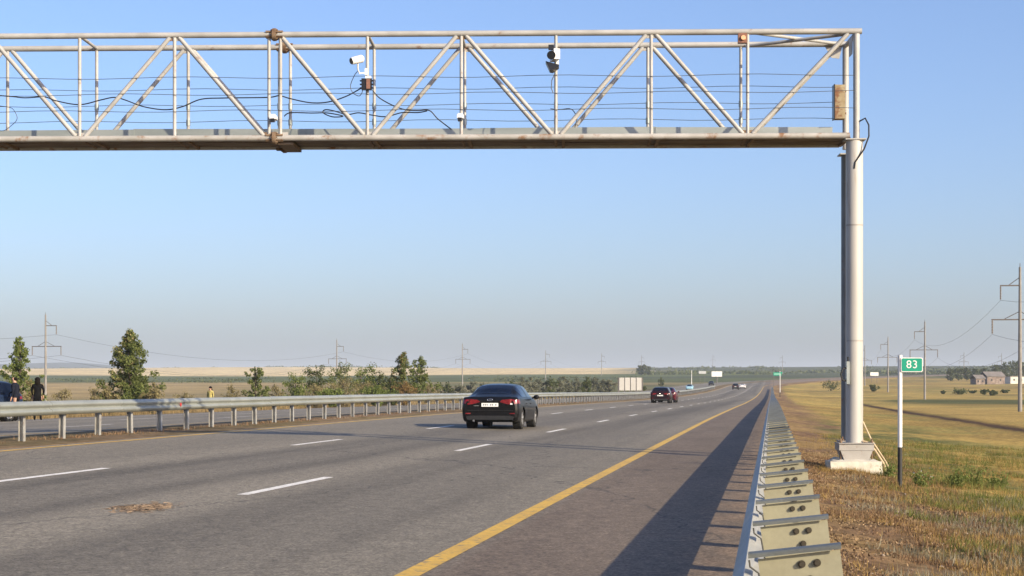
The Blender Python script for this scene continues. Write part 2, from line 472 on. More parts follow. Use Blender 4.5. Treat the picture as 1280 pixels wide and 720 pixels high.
# ------------------------------------------------------------------ roads
def asphalt_material():
    m = bpy.data.materials.new('asphalt'); m.use_nodes = True
    N = m.node_tree.nodes; L = m.node_tree.links; b = N['Principled BSDF']
    b.inputs['Roughness'].default_value = .8; b.inputs['Specular IOR Level'].default_value = .3
    g = N.new('ShaderNodeNewGeometry')
    sep = N.new('ShaderNodeSeparateXYZ'); L.new(g.outputs['Position'], sep.inputs[0])
    def noise(scale, stretch, detail=4, rgh=.6):
        mp = N.new('ShaderNodeMapping'); mp.inputs['Scale'].default_value = stretch
        L.new(g.outputs['Position'], mp.inputs['Vector'])
        n = N.new('ShaderNodeTexNoise'); n.inputs['Scale'].default_value = scale; n.inputs['Detail'].default_value = detail
        n.inputs['Roughness'].default_value = rgh
        L.new(mp.outputs[0], n.inputs['Vector']); return n.outputs['Fac']
    def rng_(v, a, b2, lo, hi):
        r = N.new('ShaderNodeMapRange'); r.inputs['From Min'].default_value = a; r.inputs['From Max'].default_value = b2
        r.inputs['To Min'].default_value = lo; r.inputs['To Max'].default_value = hi; L.new(v, r.inputs['Value']); return r.outputs[0]
    def mixc(f, A, B, bt='MIX'):
        mx = N.new('ShaderNodeMix'); mx.data_type = 'RGBA'; mx.blend_type = bt
        if isinstance(f, (int, float)): mx.inputs['Factor'].default_value = f
        else: L.new(f, mx.inputs['Factor'])
        for k, v in (('A', A), ('B', B)):
            if isinstance(v, tuple): mx.inputs[k].default_value = (*v, 1)
            else: L.new(v, mx.inputs[k])
        return mx.outputs['Result']
    lanes = mixc(rng_(noise(.55, (1, .012, 1), 3), 0.40, 0.60, 0, 1), (.102, .090, .069), (.17, .151, .117))   # wheel tracks along the road
    lanes = mixc(rng_(noise(.16, (1, .35, 1), 5), .4, .65, 0, .6), lanes, (.138, .122, .094))
    wv = N.new('ShaderNodeMath'); wv.operation = 'ADD'; L.new(sep.outputs['X'], wv.inputs[0]); wv.inputs[1].default_value = 6.75
    wm = N.new('ShaderNodeMath'); wm.operation = 'MULTIPLY'; L.new(wv.outputs[0], wm.inputs[0]); wm.inputs[1].default_value = 2*math.pi/3.73
    wj = N.new('ShaderNodeMath'); wj.operation = 'ADD'; L.new(wm.outputs[0], wj.inputs[0]); L.new(rng_(noise(.25, (1, .3, 1), 4), .3, .7, -.6, .6), wj.inputs[1])
    wc = N.new('ShaderNodeMath'); wc.operation = 'COSINE'; L.new(wj.outputs[0], wc.inputs[0])
    wk = N.new('ShaderNodeMath'); wk.operation = 'MULTIPLY'; L.new(rng_(wc.outputs[0], -.1, 1, 0, 1), wk.inputs[0]); L.new(rng_(noise(.1, (1, .25, 1), 5), .35, .65, .35, 1), wk.inputs[1])
    lanes = mixc(wk.outputs[0], lanes, (.225, .199, .152))     # paler strips between the lanes, darker where tyres run
    left = rng_(sep.outputs['X'], -10.2, -11.5, 0, .6)
    lanes = mixc(left, lanes, (.21, .186, .142))
    sh = rng_(sep.outputs['X'], -2.75, -2.45, 0, 1)
    shoulder = mixc(rng_(noise(.8, (1, .2, 1), 5), .35, .65, 0, 1), (.132, .102, .074), (.168, .132, .097))
    lanes = mixc(sh, lanes, shoulder)
    sand = N.new('ShaderNodeMath'); sand.operation = 'MULTIPLY'
    L.new(rng_(sep.outputs['X'], -.95, -.2, 0, 1), sand.inputs[0]); L.new(rng_(noise(2.2, (1, .5, 1), 6), .35, .6, 0, .8), sand.inputs[1])
    lanes = mixc(sand.outputs[0], lanes, (.25, .175, .115))
    # aggregate speckle
    lanes = mixc(1, lanes, rng_(noise(34, (1, 1, 1), 2, .8), .3, .7, .45, 1.55), 'MULTIPLY')
    lanes = mixc(1, lanes, rng_(noise(13, (1, .7, 1), 3, .8), .3, .7, .75, 1.25), 'MULTIPLY')
    lanes = mixc(1, lanes, rng_(noise(7, (1, .6, 1), 5, .7), .3, .7, .8, 1.2), 'MULTIPLY')
    # hairline cracks
    w = N.new('ShaderNodeTexVoronoi'); w.feature = 'DISTANCE_TO_EDGE'; w.inputs['Scale'].default_value = .16
    mpv = N.new('ShaderNodeMapping'); mpv.inputs['Scale'].default_value = (1, .35, 1)
    nn = N.new('ShaderNodeTexNoise'); nn.inputs['Scale'].default_value = 1.2; nn.inputs['Detail'].default_value = 5
    L.new(g.outputs['Position'], nn.inputs['Vector'])
    ad = N.new('ShaderNodeVectorMath'); ad.operation = 'ADD'; L.new(g.outputs['Position'], ad.inputs[0]); L.new(nn.outputs['Color'], ad.inputs[1])
    L.new(ad.outputs[0], mpv.inputs['Vector']); L.new(mpv.outputs[0], w.inputs['Vector'])
    lanes = mixc(rng_(w.outputs['Distance'], .0010, .0035, .7, 0), lanes, (.05, .046, .04))
    L.new(lanes, b.inputs['Base Color'])
    bp = N.new('ShaderNodeBump'); bp.inputs['Strength'].default_value = .45; bp.inputs['Distance'].default_value = .012
    L.new(noise(55, (1, 1, 1), 3, .8), bp.inputs['Height']); L.new(bp.outputs[0], b.inputs['Normal'])
    return m
M['asphalt'] = asphalt_material()
YR = np.concatenate([np.arange(-30, 520, 10.0), np.arange(520, 1800, 25.0)])
def zroad(u, y): return pchip(ZP_Y, ZP_Z, np.atleast_1d(float(y)))[0] + float(cross(u))
def strip(us_, ys_, dz, name, mat_, thick=None, parent=None):
    us_ = np.asarray(us_, float); ys_ = np.asarray(ys_, float)
    U2, Y2 = np.meshgrid(us_, ys_)
    Zs = pchip(ZP_Y, ZP_Z, Y2.ravel()).reshape(Y2.shape) + np.interp(U2, CR_U, CR_Z) + dz
    Vv = np.stack([U2 + road_c(Y2), Y2, Zs], -1).reshape(-1, 3)
    a = np.arange(U2.size).reshape(U2.shape)
    Ff = np.stack([a[:-1, :-1], a[:-1, 1:], a[1:, 1:], a[1:, :-1]], -1).reshape(-1, 4)
    return obj(name, npmesh(name, Vv, Ff, mat_, smooth=True), parent)
road_r = tag(strip([-14.35, -14.34, -10, -6, -3, 0.14, 0.15], YR, .0, 'near_carriageway', M['asphalt']), kind='structure')
road_l = tag(strip([-32, -31.99, -27, -22, -17.31, -17.3], YR, .0, 'far_carriageway', M['asphalt']), kind='structure')
M['line_white'] = mat('line_white', (.80, .77, .70), (.68, .65, .58), 3.5, .6, rust=(.40, (.27, .24, .19), 11), fine=.1)
M['line_yellow'] = mat('line_yellow', (.64, .39, .035), (.54, .325, .04), 1.6, .6, rust=(.42, (.25, .18, .08), 9), fine=.12)
yl = np.concatenate([np.arange(-30, 520, 4.0), np.arange(520, 1500, 20.0)])
strip([-2.79, -2.70, -2.61], yl, .005, 'edge_line', M['line_yellow'], parent=road_r)
strip([-14.11, -14.03, -13.95], yl, .005, 'edge_line', M['line_yellow'], parent=road_r)
strip([-17.85, -17.75], yl, .005, 'edge_line', M['line_yellow'], parent=road_l)
strip([-29.1, -29.0], yl, .005, 'edge_line', M['line_white'], parent=road_l)
# lane dashes, 4 m painted every 14 m
d0 = 19.55
for u0, off in ((-6.48, 0.0), (-10.2, 0.6)):
    k = -2
    while True:
        y0 = d0 + off + 14.0 * k; k += 1
        if y0 > 330: break
        strip([u0 - .075, u0 + .075], [y0, y0 + 2, y0 + 4], .005, 'lane_dash', M['line_white'], parent=road_r)
    strip([u0 - .06, u0 + .06], np.arange(334, 1400, 8.0), .004, 'lane_line', mat('line_far', (.36, .34, .31), (.30, .28, .25), 3, .6), parent=road_r)
for u0 in (-20.9, -24.8):
    for k in range(1, 24):
        y0 = 18 + 14.0 * k
        strip([u0 - .07, u0 + .07], [y0, y0 + 2, y0 + 4], .005, 'lane_dash', M['line_white'], parent=road_l)

# ------------------------------------------------------------------ guardrails
W_PROF = [(0.0, 0.0), (.018, .012), (.075, .055), (.083, .085), (.075, .112), (.018, .145), (.012, .156), (.018, .167), (.075, .20), (.083, .227), (.075, .257), (.018, .30), (.0, .312)]
def w_beam_mesh(name, length, mats, sgn, th=.006):
    """W-profile sheet along +y; its face bulges towards sgn*x."""
    b = MB()
    outer = [(sgn*p[0], p[1]) for p in W_PROF]; inner = [(sgn*(p[0]-th), p[1]) for p in W_PROF]
    poly = outer + inner[::-1]
    n = len(W_PROF)
    vs = [(p[0], 0, p[1]) for p in poly] + [(p[0], length, p[1]) for p in poly]
    m = len(poly)
    fs = [(i, (i+1) % m, (i+1) % m + m, i + m) for i in range(m)]
    for i in range(n-1):
        fs.append((i, i+1, m-2-i, m-1-i)); fs.append((i+m, m-1-i+m, m-2-i+m, i+1+m))
    b.add(vs, fs)
    return b.mesh(name, mats, 50)
def channel_post(name, h, mats, w=.12, d=.10, th=.012):
    b = MB()
    b.box((0, d/2, h/2), (w, th, h)); b.box((-w/2+th/2, 0, h/2), (th, d-th, h)); b.box((w/2-th/2, 0, h/2), (th, d-th, h))
    return b.mesh(name, mats, 0)

# -- far-side (median) guardrail
XL = -15.85
gl = thing('guardrail', 'long galvanised guardrail on thin posts along the median, left of the carriageway', 'guardrail', (XL, 0, 0))
RH_L = .845
sec = w_beam_mesh('rail_section', 3.985, [M['galv']], 1)
pst = channel_post('post', RH_L - .06 + .25, [M['post']])
blk = MB().box((0, 0, 0), (.14, .08, .22)).mesh('spacer_block', M['post'], 0)
for i in range(112):
    y0 = 14.0 + 4 * i
    z0, z1 = zroad(XL, y0), zroad(XL, y0 + 4)
    o = obj('rail_section', sec, gl, (.16, y0, z0 + RH_L - .312 + .004*(i % 2))); o.rotation_euler = (math.atan2(z1 - z0, 4), 0, 0)
for i in range(224):
    y0 = 15.0 + 2 * i
    z0 = zroad(XL, y0)
    o = obj('post', pst, gl, (0, y0, z0 - .25)); o.rotation_euler = (0, random.uniform(-.02, .02), random.uniform(-.05, .05))
    o2 = obj('spacer_block', blk, gl, (.09, y0, z0 + RH_L - .16))
hb = MB()
hp = [(0, -.055), (.05, .005), (.05, .035), (.03, .052), (.008, .04), (0, .028), (-.008, .04), (-.03, .052), (-.05, .035), (-.05, .005)]
hb.prism([(p[0], p[1]) for p in hp], 0, .012, 'x')
Dr = F * 15.6 / (CT * (965 - 226)); yr = (Dr - 15.6 * ST) / CT
hb.build('reflector', M['red_reflector'], gl, (.16+.084, yr, zroad(XL, yr) + RH_L - .17))

# -- near-side guardrail, seen from behind
gr = thing('guardrail', 'galvanised guardrail with beige bolted brackets running away beside the grass verge at right', 'guardrail', (0, 0, 0))
RH = EYE - .86
XF = -.215           # road-side face of the beam
sec_r = w_beam_mesh('rail_section', 3.985, [M['galv_cool']], -1)
for i in range(118):
    y0 = -4.6 + 4 * i
    z0 = zroad(-.1, y0); z1 = zroad(-.1, y0 + 4)
    o = obj('rail_section', sec_r, gr, (XF + .083 + .07, y0, z0 + RH - .31)); o.rotation_euler = (math.atan2(z1 - z0, 4), -R(13), 0)
# bracket ("console"): vertical plate with a folded top flange, tilted up away from the road
def console_mesh(detail):
    b = MB()
    x0, x1 = -.105, .36; tl = .055
    z = lambda x: (x - x0) / (x1 - x0) * tl
    # plate
    b.cur = 0
    poly = [(x0 + .03, z(x0) - .012), (x1 - .005, z(x1) - .012), (x1 + .035, z(x1) - .36), (x0 + .075, z(x0) - .36)]
    b.prism(poly, .0, .008, 'y')
    # end lip folded towards the camera
    b.cur = 1
    if detail:
        prof = [(.06, .0), (.056, .022), (.0, .024), (-.040, .020), (-.046, .012), (-.046, -.004), (-.041, -.004), (-.039, .008), (-.02, .012), (.0, .014), (.05, .0)]
    else:
        prof = [(.06, .0), (.0, .028), (-.066, .02), (-.066, -.012), (-.05, .0)]
    n = len(prof)
    vs = [(x0 - .02, p[0], z(x0) + p[1]) for p in prof] + [(x1, p[0], z(x1) + p[1]) for p in prof]
    b.add(vs, [tuple(range(n)), tuple(range(2*n-1, n-1, -1))] + [(i, i+n, (i+1) % n + n, (i+1) % n) for i in range(n)])
    # bent brace strip between beam and plate
    b.cur = 2
    b.tube([(x0 - .015, -.02, z(x0) - .015), (x0 - .01, -.02, z(x0) - .05), (x0 + .035, -.012, z(x0) - .085), (x0 + .075, -.01, z(x0) - .30)], .0055, 5)
    return b
cm_near = console_mesh(True).mesh('bracket', [M['console'], M['flange'], M['trim_dark']], 25)
cm_far = console_mesh(False).mesh('bracket', [M['console'], M['flange'], M['trim_dark']], 25)
bb = MB(); bb.tube([(0, -.004, 0), (0, .006, 0)], .021, 12); bb.tube([(0, -.018, 0), (0, -.002, 0)], .014, 6)
bolt_me = bb.mesh('bolt', M['bolt'], 30)
pst_r = channel_post('post', RH + .05, [M['post']], .13, .11)
bs = MB().tube([(0, 0, 0), (-.02, 0, 0)], .02, 8).mesh('rail_bolt', M['bolt'], 30)
for i in range(232):
    y0 = 2.82 + 2.0 * i
    zz = zroad(.1, y0)
    c = obj('bracket', cm_near if i < 20 else cm_far, gr, (0, y0, zz + RH - .045))
    c.rotation_euler = (0, random.uniform(-.012, .012), random.uniform(-.025, .025))
    o = obj('post', pst_r, gr, (.19, y0 + .075, zz - .30))
    if i < 14:
        for bx, bz in ((.155, -.055), (.235, -.047), (.20, -.135)):
            obj('bolt', bolt_me, c, (bx, -.005, bz + .02))
    if i < 20 and i % 4 == 2:
        obj('rail_bolt', bs, gr, (XF + .035, y0 + 1.0, zz + RH - .10))

# ------------------------------------------------------------------ gantry
DG = 32.0
SG = F / DG
G_ANG = TH - R(1.6)
gx, gy = place(1068, DG)
g_base = gzf(gx, gy)
gantry = thing('overhead_gantry', 'cream steel truss gantry spanning the road on tubular columns, rust at its joints', 'gantry', (gx, gy, 0), G_ANG)
LX = lambda px: (px - 1068) / SG
LZ = lambda py: EYE + (483 - py) / SG
ZT, ZB, WD = LZ(39), LZ(169.5), 1.20
END_L = -36.4
def gpart(name, pts, r, mt='gantry', n=12, parent=gantry):
    return MB().tube(pts, r, n).build(name, M[mt], parent)
# chords in sections, joined by flanges
joints = [LX(340), LX(340) - 10.9, LX(340) - 21.8]
cuts = [LX(1077)] + joints + [END_L]
for yy in (0, WD):
    for zz, nm, rr in ((ZT, 'top_chord', .058), (ZB, 'bottom_chord', .060)):
        for a, b in zip(cuts[:-1], cuts[1:]):
            aa = a if a > .05 or nm == 'top_chord' else a
            if nm == 'bottom_chord' and a == cuts[0]: aa = LX(1062)
            gpart(nm, [(aa, yy, zz), (b, yy, zz)], rr, 'lower_chord' if nm == 'bottom_chord' else 'gantry', n=14)
nodes = [LX(p) for p in (935, 814.5, 695, 576, 457.5)]
panel = 1.86
bays = [[('m', x) for x in nodes]]
posts_x = [(x, .033) for x in nodes] + [(LX(347.5), .034), (LX(333), .034)]
node_all = [(nodes[0], 'b'), (nodes[1], 't'), (nodes[2], 'b'), (nodes[3], 't'), (nodes[4], 'b')]
diag = [((LX(1060), 't'), (LX(941), 'b')), ((LX(929), 'b'), (LX(820.5), 't')), ((LX(808), 't'), (LX(701), 'b')), ((LX(690), 'b'), (LX(582), 't')),
        ((LX(570), 't'), (LX(464), 'b')), ((LX(453), 'b'), (LX(349), 't')),
        ((LX(326), 'b'), (LX(219), 't')), ((LX(207), 't'), (LX(99), 'b')), ((LX(87), 'b'), (LX(-20), 't'))]
posts_x += [(LX(213), .036), (LX(92), .036)]
xk = LX(-26)
flip = 't'
while xk > END_L + 1.5:
    posts_x.append((xk, .036))
    o_ = 'b' if flip == 't' else 't'
    nxt = max(xk - panel, END_L + .15)
    diag.append(((xk - .1, flip), (nxt + .1, o_)))
    xk = nxt; flip = o_
for yy in (0, WD):
    for x, r in posts_x:
        gpart('vertical_strut', [(x, yy, ZB + .05), (x, yy, ZT - .05)], r if yy == 0 else r * .95)
    for (xa, ea), (xb, eb) in diag:
        za = ZT - .045 if ea == 't' else ZB + .045; zb = ZT - .045 if eb == 't' else ZB + .045
        gpart('diagonal_strut', [(xa, yy, za), (xb, yy, zb)], .044)
    gpart('end_strut', [(LX(1070.5), yy, ZB - .10), (LX(1070.5), yy, ZT - .055)], .064)
    gpart('end_strut', [(END_L, yy, ZB - .10), (END_L, yy, ZT - .05)], .064)
for yy in (0, WD):
    for k, (x, _) in enumerate(posts_x):
        zz = ZB + .07 if k not in (1, 3, 7) else ZT - .07
        MB().box((x, yy, zz), (.30 if k < 11 else .26, .016, .09)).build('node_plate', M['rusty' if (k + int(yy)) % 3 == 0 else 'lower_chord'], gantry)
# cross ties front to back
for k, (x, _) in enumerate(posts_x):
    gpart('cross_tie', [(x, .05, ZB - .0), (x, WD - .05, ZB - .0)], .035, 'rusty', 8)
    if k in (2, 4, 8) or k > 9 or k == 3:
        gpart('cross_tie', [(x, .05, ZT), (x, WD - .05, ZT)], .033)
for xa, xb in ((LX(941), LX(1060)),):
    gpart('wind_brace', [(xa, .05, ZT - .005), (xb, WD - .06, ZT - .005)], .034)
    gpart('wind_brace', [(xb, .05, ZT - .045), (xa, WD - .06, ZT - .045)], .034)
gpart('cross_tie', [(LX(1070.5), .06, ZT - .04), (LX(1070.5), WD - .06, ZT - .04)], .045)
MB().prism([(.10, ZT-.42), (.42, ZT-.42), (.42, ZT-.06), (.04, ZT-.06)], LX(1066), LX(1066)+.012, 'x').build('gusset_plate', M['gantry'], gantry)
MB().prism([(LX(1052), ZT-.28), (LX(1062), ZT-.30), (LX(1066), ZT-.06), (LX(1044), ZT-.06)], WD-.02, WD-.008, 'y').build('gusset_plate', M['gantry'], gantry)
# bolted joint flanges
for xj in joints:
    for yy in (0, WD):
        for zz in (ZT, ZB):
            fl = MB()
            fl.tube([(xj - .035, yy, zz), (xj + .035, yy, zz)], .125, 14)
            for sx in (-1, 1):
                for a in range(4):
                    an = math.pi/4 + a*math.pi/2
                    fl.box((xj + sx*.10, yy + .075*math.cos(an), zz + .075*math.sin(an)), (.14, .014, .05), Matrix.Rotation(-an + math.pi/2, 3, 'X'))
            f = fl.build('joint_flange', M['rusty'], gantry)
            for a in range(6):
                an = a*math.pi/3
                MB().tube([(xj-.07, yy+.1*math.cos(an), zz+.1*math.sin(an)), (xj+.07, yy+.1*math.cos(an), zz+.1*math.sin(an))], .013, 6).build('flange_bolt', M['rusty'], f)
    MB().box((xj + .20, .62, ZB - .085), (.30, 1.12, .06)).build('joint_bearer', M['deck'], gantry)
# deck boards seen from below, bearers under them
xa = LX(1062)
k = 0
while xa > END_L:
    ln = 1.86
    for j in range(5):
        yy = .13 + j * .235
        MB().box((xa - ln/2, yy, ZB + .005 + random.uniform(-.008, .008)), (ln - .012, .225, .03), Matrix.Rotation(random.uniform(-.006, .006), 3, 'Y')).build('deck_board', M['deck'], gantry)
    MB().box((xa, .6, ZB - .035), (.06, 1.06, .045)).build('deck_bearer', M['rusty'], gantry)
    xa -= ln; k += 1
# grey toe boards along the far side of the walkway
xa = LX(1052); k = 0
while xa > END_L + .5:
    ln = 3.55
    MB().box((xa - ln/2, WD - .075 + .014*(k % 2), ZB + .275 + .012*(k % 2)), (ln + .02, .012, .155), Matrix.Rotation((.004, -.003, .002)[k % 3], 3, 'Y')).build('toe_board', M['toe'], gantry)
    xa -= ln; k += 1
# handrail wires, three on either side
for yy in (-.045, WD + .045):
    for py in (91.5, 112.5, 133.5):
        zz = LZ(py)
        pts = []
        x = LX(1070)
        while x > END_L:
            pts.append((x, yy, zz - .03 + .02*math.cos(x*1.7 + py))); x -= .62
        MB().tube(pts, .006, 5).build('handrail_wire', M['wire'], gantry)
# wrapping bands on the rear struts
bands = [(933-3, 104), (700, 0)]
for x, _ in posts_x[:9]:
    for py in (112, 133):
        b = MB(); b.tube([(x, WD, LZ(py)*1.0 - .13), (x, WD, LZ(py) - .01)], .043, 10)
        b.build('clamp_band', M['toe'], gantry)
# columns
zb = g_base
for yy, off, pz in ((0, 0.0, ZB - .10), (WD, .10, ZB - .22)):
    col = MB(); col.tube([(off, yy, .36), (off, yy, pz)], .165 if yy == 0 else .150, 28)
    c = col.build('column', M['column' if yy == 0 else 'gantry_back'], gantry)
    MB().box((off, yy, pz + .012), (.40, .36, .025)).build('cap_plate', M['gantry'], c)
for zz_ in (2.35, 4.6):
    MB().tube([(0, 0, zz_), (0, 0, zz_ + .03)], .1685, 28).build('weld_seam', M['foot'], gantry)
for yy in (0, WD):
    cl = MB(); cl.tube([(END_L, yy, -.2), (END_L, yy, ZB - .1)], .15, 24); c = cl.build('column', M['gantry'], gantry)
    MB().box((END_L, yy, -.05), (.6, .5, .3)).build('column_foot', M['gantry'], c)
# stepped foot of the columns: flat box over a tapering one
zc_top = .055                                     # top of the concrete
for yy, w, ox in ((0, .70, 0.0), (WD, .50, .14)):
    ft = MB()
    ft.box((ox, yy, zc_top + .318), (w, .56, .016))
    ft.box((ox, yy, zc_top + .245), (w - .03, .5, .128))
    fp = ft.build('foot_box', M['foot'], gantry, smooth=0)
    tp = MB(); tp.prism([(ox - w/2 + .04, zc_top + .178), (ox + w/2 - .04, zc_top + .178), (ox + w/2 - .12, zc_top - .03), (ox - w/2 + .12, zc_top - .03)], yy - .24, yy + .24, 'y')
    tp.build('foot_taper', M['foot'], gantry, smooth=0)
    for sx in (-w/2 + .05, w/2 - .05):
        an = MB(); an.tube([(ox + sx, yy - .2, zc_top - .05), (ox + sx, yy - .2, zc_top + .41)], .016, 8); an.tube([(ox + sx, yy - .2, zc_top + .33), (ox + sx, yy - .2, zc_top + .36)], .034, 6)
        an.build('anchor_bolt', M['rusty'], fp)
# uneven whitewashed concrete blocks, one under each column
def footing(x0, x1, y0, y1, top, label):
    fb = MB(); nxs = 12; nys = 6
    tops = [[(x0 + (x1-x0)*i/nxs + random.uniform(-.015, .015), y0 + (y1-y0)*j/nys + random.uniform(-.015, .015), top + random.uniform(-.012, .012) - (.035 if i in (0, nxs) or j in (0, nys) else 0)) for i in range(nxs+1)] for j in range(nys+1)]
    vs = [p for row in tops for p in row]; fs = []
    for j in range(nys):
        for i in range(nxs):
            a = j*(nxs+1)+i; fs.append((a, a+1, a+nxs+2, a+nxs+1))
    ring = [(i, 0) for i in range(nxs+1)] + [(nxs, j) for j in range(1, nys+1)] + [(i, nys) for i in range(nxs-1, -1, -1)] + [(0, j) for j in range(nys-1, 0, -1)]
    base = len(vs); n = len(ring)
    for lev in range(1, 6):
        for (i, j) in ring:
            p = tops[j][i]
            ox = (-1 if i == 0 else 1 if i == nxs else 0) * .008 * lev; oy = (-1 if j == 0 else 1 if j == nys else 0) * .02 * lev
            vs.append((p[0] + ox + random.uniform(-.012, .012), p[1] + oy + random.uniform(-.012, .012), p[2] - .11*lev))
    prev = [j*(nxs+1)+i for i, j in ring]
    for lev in range(5):
        cur = [base + lev*n + k for k in range(n)]
        for k in range(n): fs.append((prev[k], cur[k], cur[(k+1) % n], prev[(k+1) % n]))
        prev = cur
    fb.add(vs, fs)
    tag(fb.build('concrete_footing', M['concrete_white'], None, (gx, gy, 0), G_ANG, 45), label, 'footing')
footing(-.52, .46, -.42, .36, zc_top, 'rough whitewashed concrete block under the front gantry column in the grass')
footing(-.20, .50, WD - .3, WD + .4, zc_top - .02, 'concrete block under the rear gantry column, mostly hidden behind the front one')
# conduits leaning from the column foot into the grass
q = MB(); q.tube([(.14, -.12, zb+.62), (.24, -.15, zb+.60), (.36, -.2, zb+.45), (.52, -.3, zb+.18), (.62, -.35, zb-.25)], .022, 8)
tag(q.build('conduit_pipe', M['pipe'], None, (gx, gy, 0), G_ANG), 'bent cream conduit pipe curving from the gantry column foot to the ground', 'pipe')
q = MB(); q.tube([(.155, -.05, zb+1.0), (.30, -.12, zb+.66), (.55, -.22, zb+.25), (.80, -.3, zb-.25)], .016, 8)
tag(q.build('conduit_rod', M['pipe'], None, (gx, gy, 0), G_ANG), 'thin straight cream rod leaning against the gantry column, beside the bent pipe', 'pipe')
# cable hanging down the outside of the column head
q = MB(); q.tube([(LX(1074), -.05, LZ(152)), (LX(1080), -.12, LZ(149)), (LX(1084), -.16, LZ(158)), (LX(1084), -.17, LZ(172)), (LX(1078), -.17, LZ(188)), (LX(1067), -.165, LZ(204)), (LX(1066), -.158, LZ(212))], .016, 8)
tag(q.build('drop_cable', M['cable'], None, (gx, gy, 0), G_ANG), 'short dark cable looping off the gantry corner onto the column head', 'cable')
# small grey control box and loop of cable on the column at head height
cb = thing('control_box', 'small grey control box strapped to the gantry column at head height', 'box', (gx, gy, 0), G_ANG)
MB().box((-.155, -.13, LZ(466)), (.06, .14, .44)).build('case', M['toe'], cb)
MB().tube([(-.17, -.16, LZ(460)), (-.25, -.17, LZ(461)), (-.29, -.17, LZ(468)), (-.26, -.17, LZ(475)), (-.18, -.16, LZ(476))], .02, 7).build('cable_loop', M['cable'], cb)
MB().tube([(-.155, -.16, LZ(457)), (-.155, -.16, LZ(446))], .018, 7).build('cable_stub', M['cable'], cb)

# ------------------------------------------------------------------ devices on the gantry
def gthing(name, label, cat, px, py, dy=0.0, group=None):
    c, s_ = math.cos(G_ANG), math.sin(G_ANG)
    lx = LX(px)
    return thing(name, label, cat, (gx + lx*c - dy*s_, gy + lx*s_ + dy*c, LZ(py)), G_ANG, group)
u_ = 1 / SG
# bullet camera on a bracket
t = gthing('surveillance_camera', 'white bullet camera with black lens on a thin bracket, left part of the gantry', 'camera', 457.5, 84, 0)
bd = MB(); a = Vector((-18*u_, -.28, 7.5*u_)); dvec = Vector((.72, .50, .28)).normalized()
bd.tube([a, a + dvec*.06, a + dvec*.24, a + dvec*.27], [.068, .074, .078, .05], 16); bd.build('housing', M['white_plastic'], t)
lens = MB(); lens.tube([a - dvec*.012, a + dvec*.01], [.056, .064], 16); lens.build('lens', M['black_plastic'], t)
br = MB(); br.tube([a + dvec*.15, (-11*u_, -.16, -1*u_), (-9*u_, -.12, -6*u_), (0, -.03, -4*u_)], .016, 8); br.box((-.02, -.04, -3*u_), (.05, .05, .13)); br.build('bracket', M['white_plastic'], t)
# junction box with cable glands
t = gthing('junction_box', 'black junction box with orange front on the gantry strut under the bullet camera', 'junction box', 457.5, 103.5, 0)
MB().box((.0, -.10, 0), (.20, .10, .22)).build('case', M['black_plastic'], t)
MB().box((.035, -.158, .0), (.075, .02, .19)).build('front_panel', M['orange_box'], t)
MB().box((.03, -.1, .135), (.11, .08, .05)).build('top_cap', M['white_plastic'], t)
for sx in (-1, 1):
    for zz in (-.07, 0, .07):
        MB().tube([(sx*.09, -.1, zz), (sx*.135, -.1, zz)], .016, 8).build('cable_gland', M['black_plastic'], t)
# large camera
t = gthing('surveillance_camera', 'large white camera with black lens hood and dark shelf, middle of the gantry', 'camera', 695, 71, 0)
MB().box((-.02, -.20, .02), (.12, .34, .20), Matrix.Rotation(.25, 3, 'Z')).build('housing', M['white_plastic'], t)
hd = MB(); hd.tube([(-.09, -.48, -.03), (-.07, -.34, -.01)], [.085, .07], 16); hd.build('lens_hood', M['black_plastic'], t)
MB().box((-.10, -.30, .155), (.09, .12, .085)).build('infrared_lamp', M['black_plastic'], t)
sh = MB(); sh.prism([(-.20, -.12), (.06, -.19), (.06, -.215), (-.06, -.30), (-.12, -.29)], -.36, -.05, 'y'); sh.build('shelf', M['black_plastic'], t)
MB().box((.03, -.08, -.02), (.06, .10, .30)).build('bracket', M['white_plastic'], t)
MB().tube([(-.03, -.08, -.33), (-.08, -.1, -.45), (-.09, -.1, -.6), (-.05, -.09, -.7)], .009, 6).build('lead', M['cable'], t)
# two small dome-hooded cameras low on the struts
for px_, lab in ((340, 'small white boxy camera with black lens low beside the bolted gantry joint'), (575.5, 'small white boxy camera low on the strut right of the loose cable end')):
    t = gthing('surveillance_camera', lab, 'camera', px_, 146, 0, 'small cameras on the gantry')
    hs = MB(); hs.prism([(-.065, -.02), (.065, -.02), (.065, .045), (.04, .075), (-.04, .075), (-.065, .045)], -.20, -.02, 'y'); hs.build('housing', M['white_plastic'], t)
    MB().box((-.01, -.17, -.045), (.075, .07, .07)).build('lens', M['black_plastic'], t)
    MB().box((.0, -.045, -.02), (.06, .05, .05)).build('bracket', M['white_plastic'], t)
# warning lamp box
t = gthing('warning_lamp', 'small brown box with round amber lamp under the top chord near the right end', 'lamp', 928, 48, 0)
MB().box((0, -.06, 0), (.17, .12, .19)).build('case', M['brown_box'], t)
MB().tube([(0.01, -.115, .0), (0.01, -.16, 0)], [.055, .045], 14).build('lens', M['lamp_lens'], t)
# equipment cabinet at the end
t = gthing('equipment_cabinet', 'tall weathered yellowish cabinet hung inside the right end of the gantry', 'cabinet', 1060, 117, WD - .2)
MB().box((0, 0, 0), (.20, .22, .68)).build('case', M['yellow_box'], t)
MB().box((-.112, .0, 0), (.022, .235, .70)).build('dark_left_side', M['black_plastic'], t)  # black sheet covering the cabinet's left side
for zz in (-.22, .22): MB().box((.11, .0, zz), (.05, .06, .03)).build('mounting_lug', M['rusty'], t)
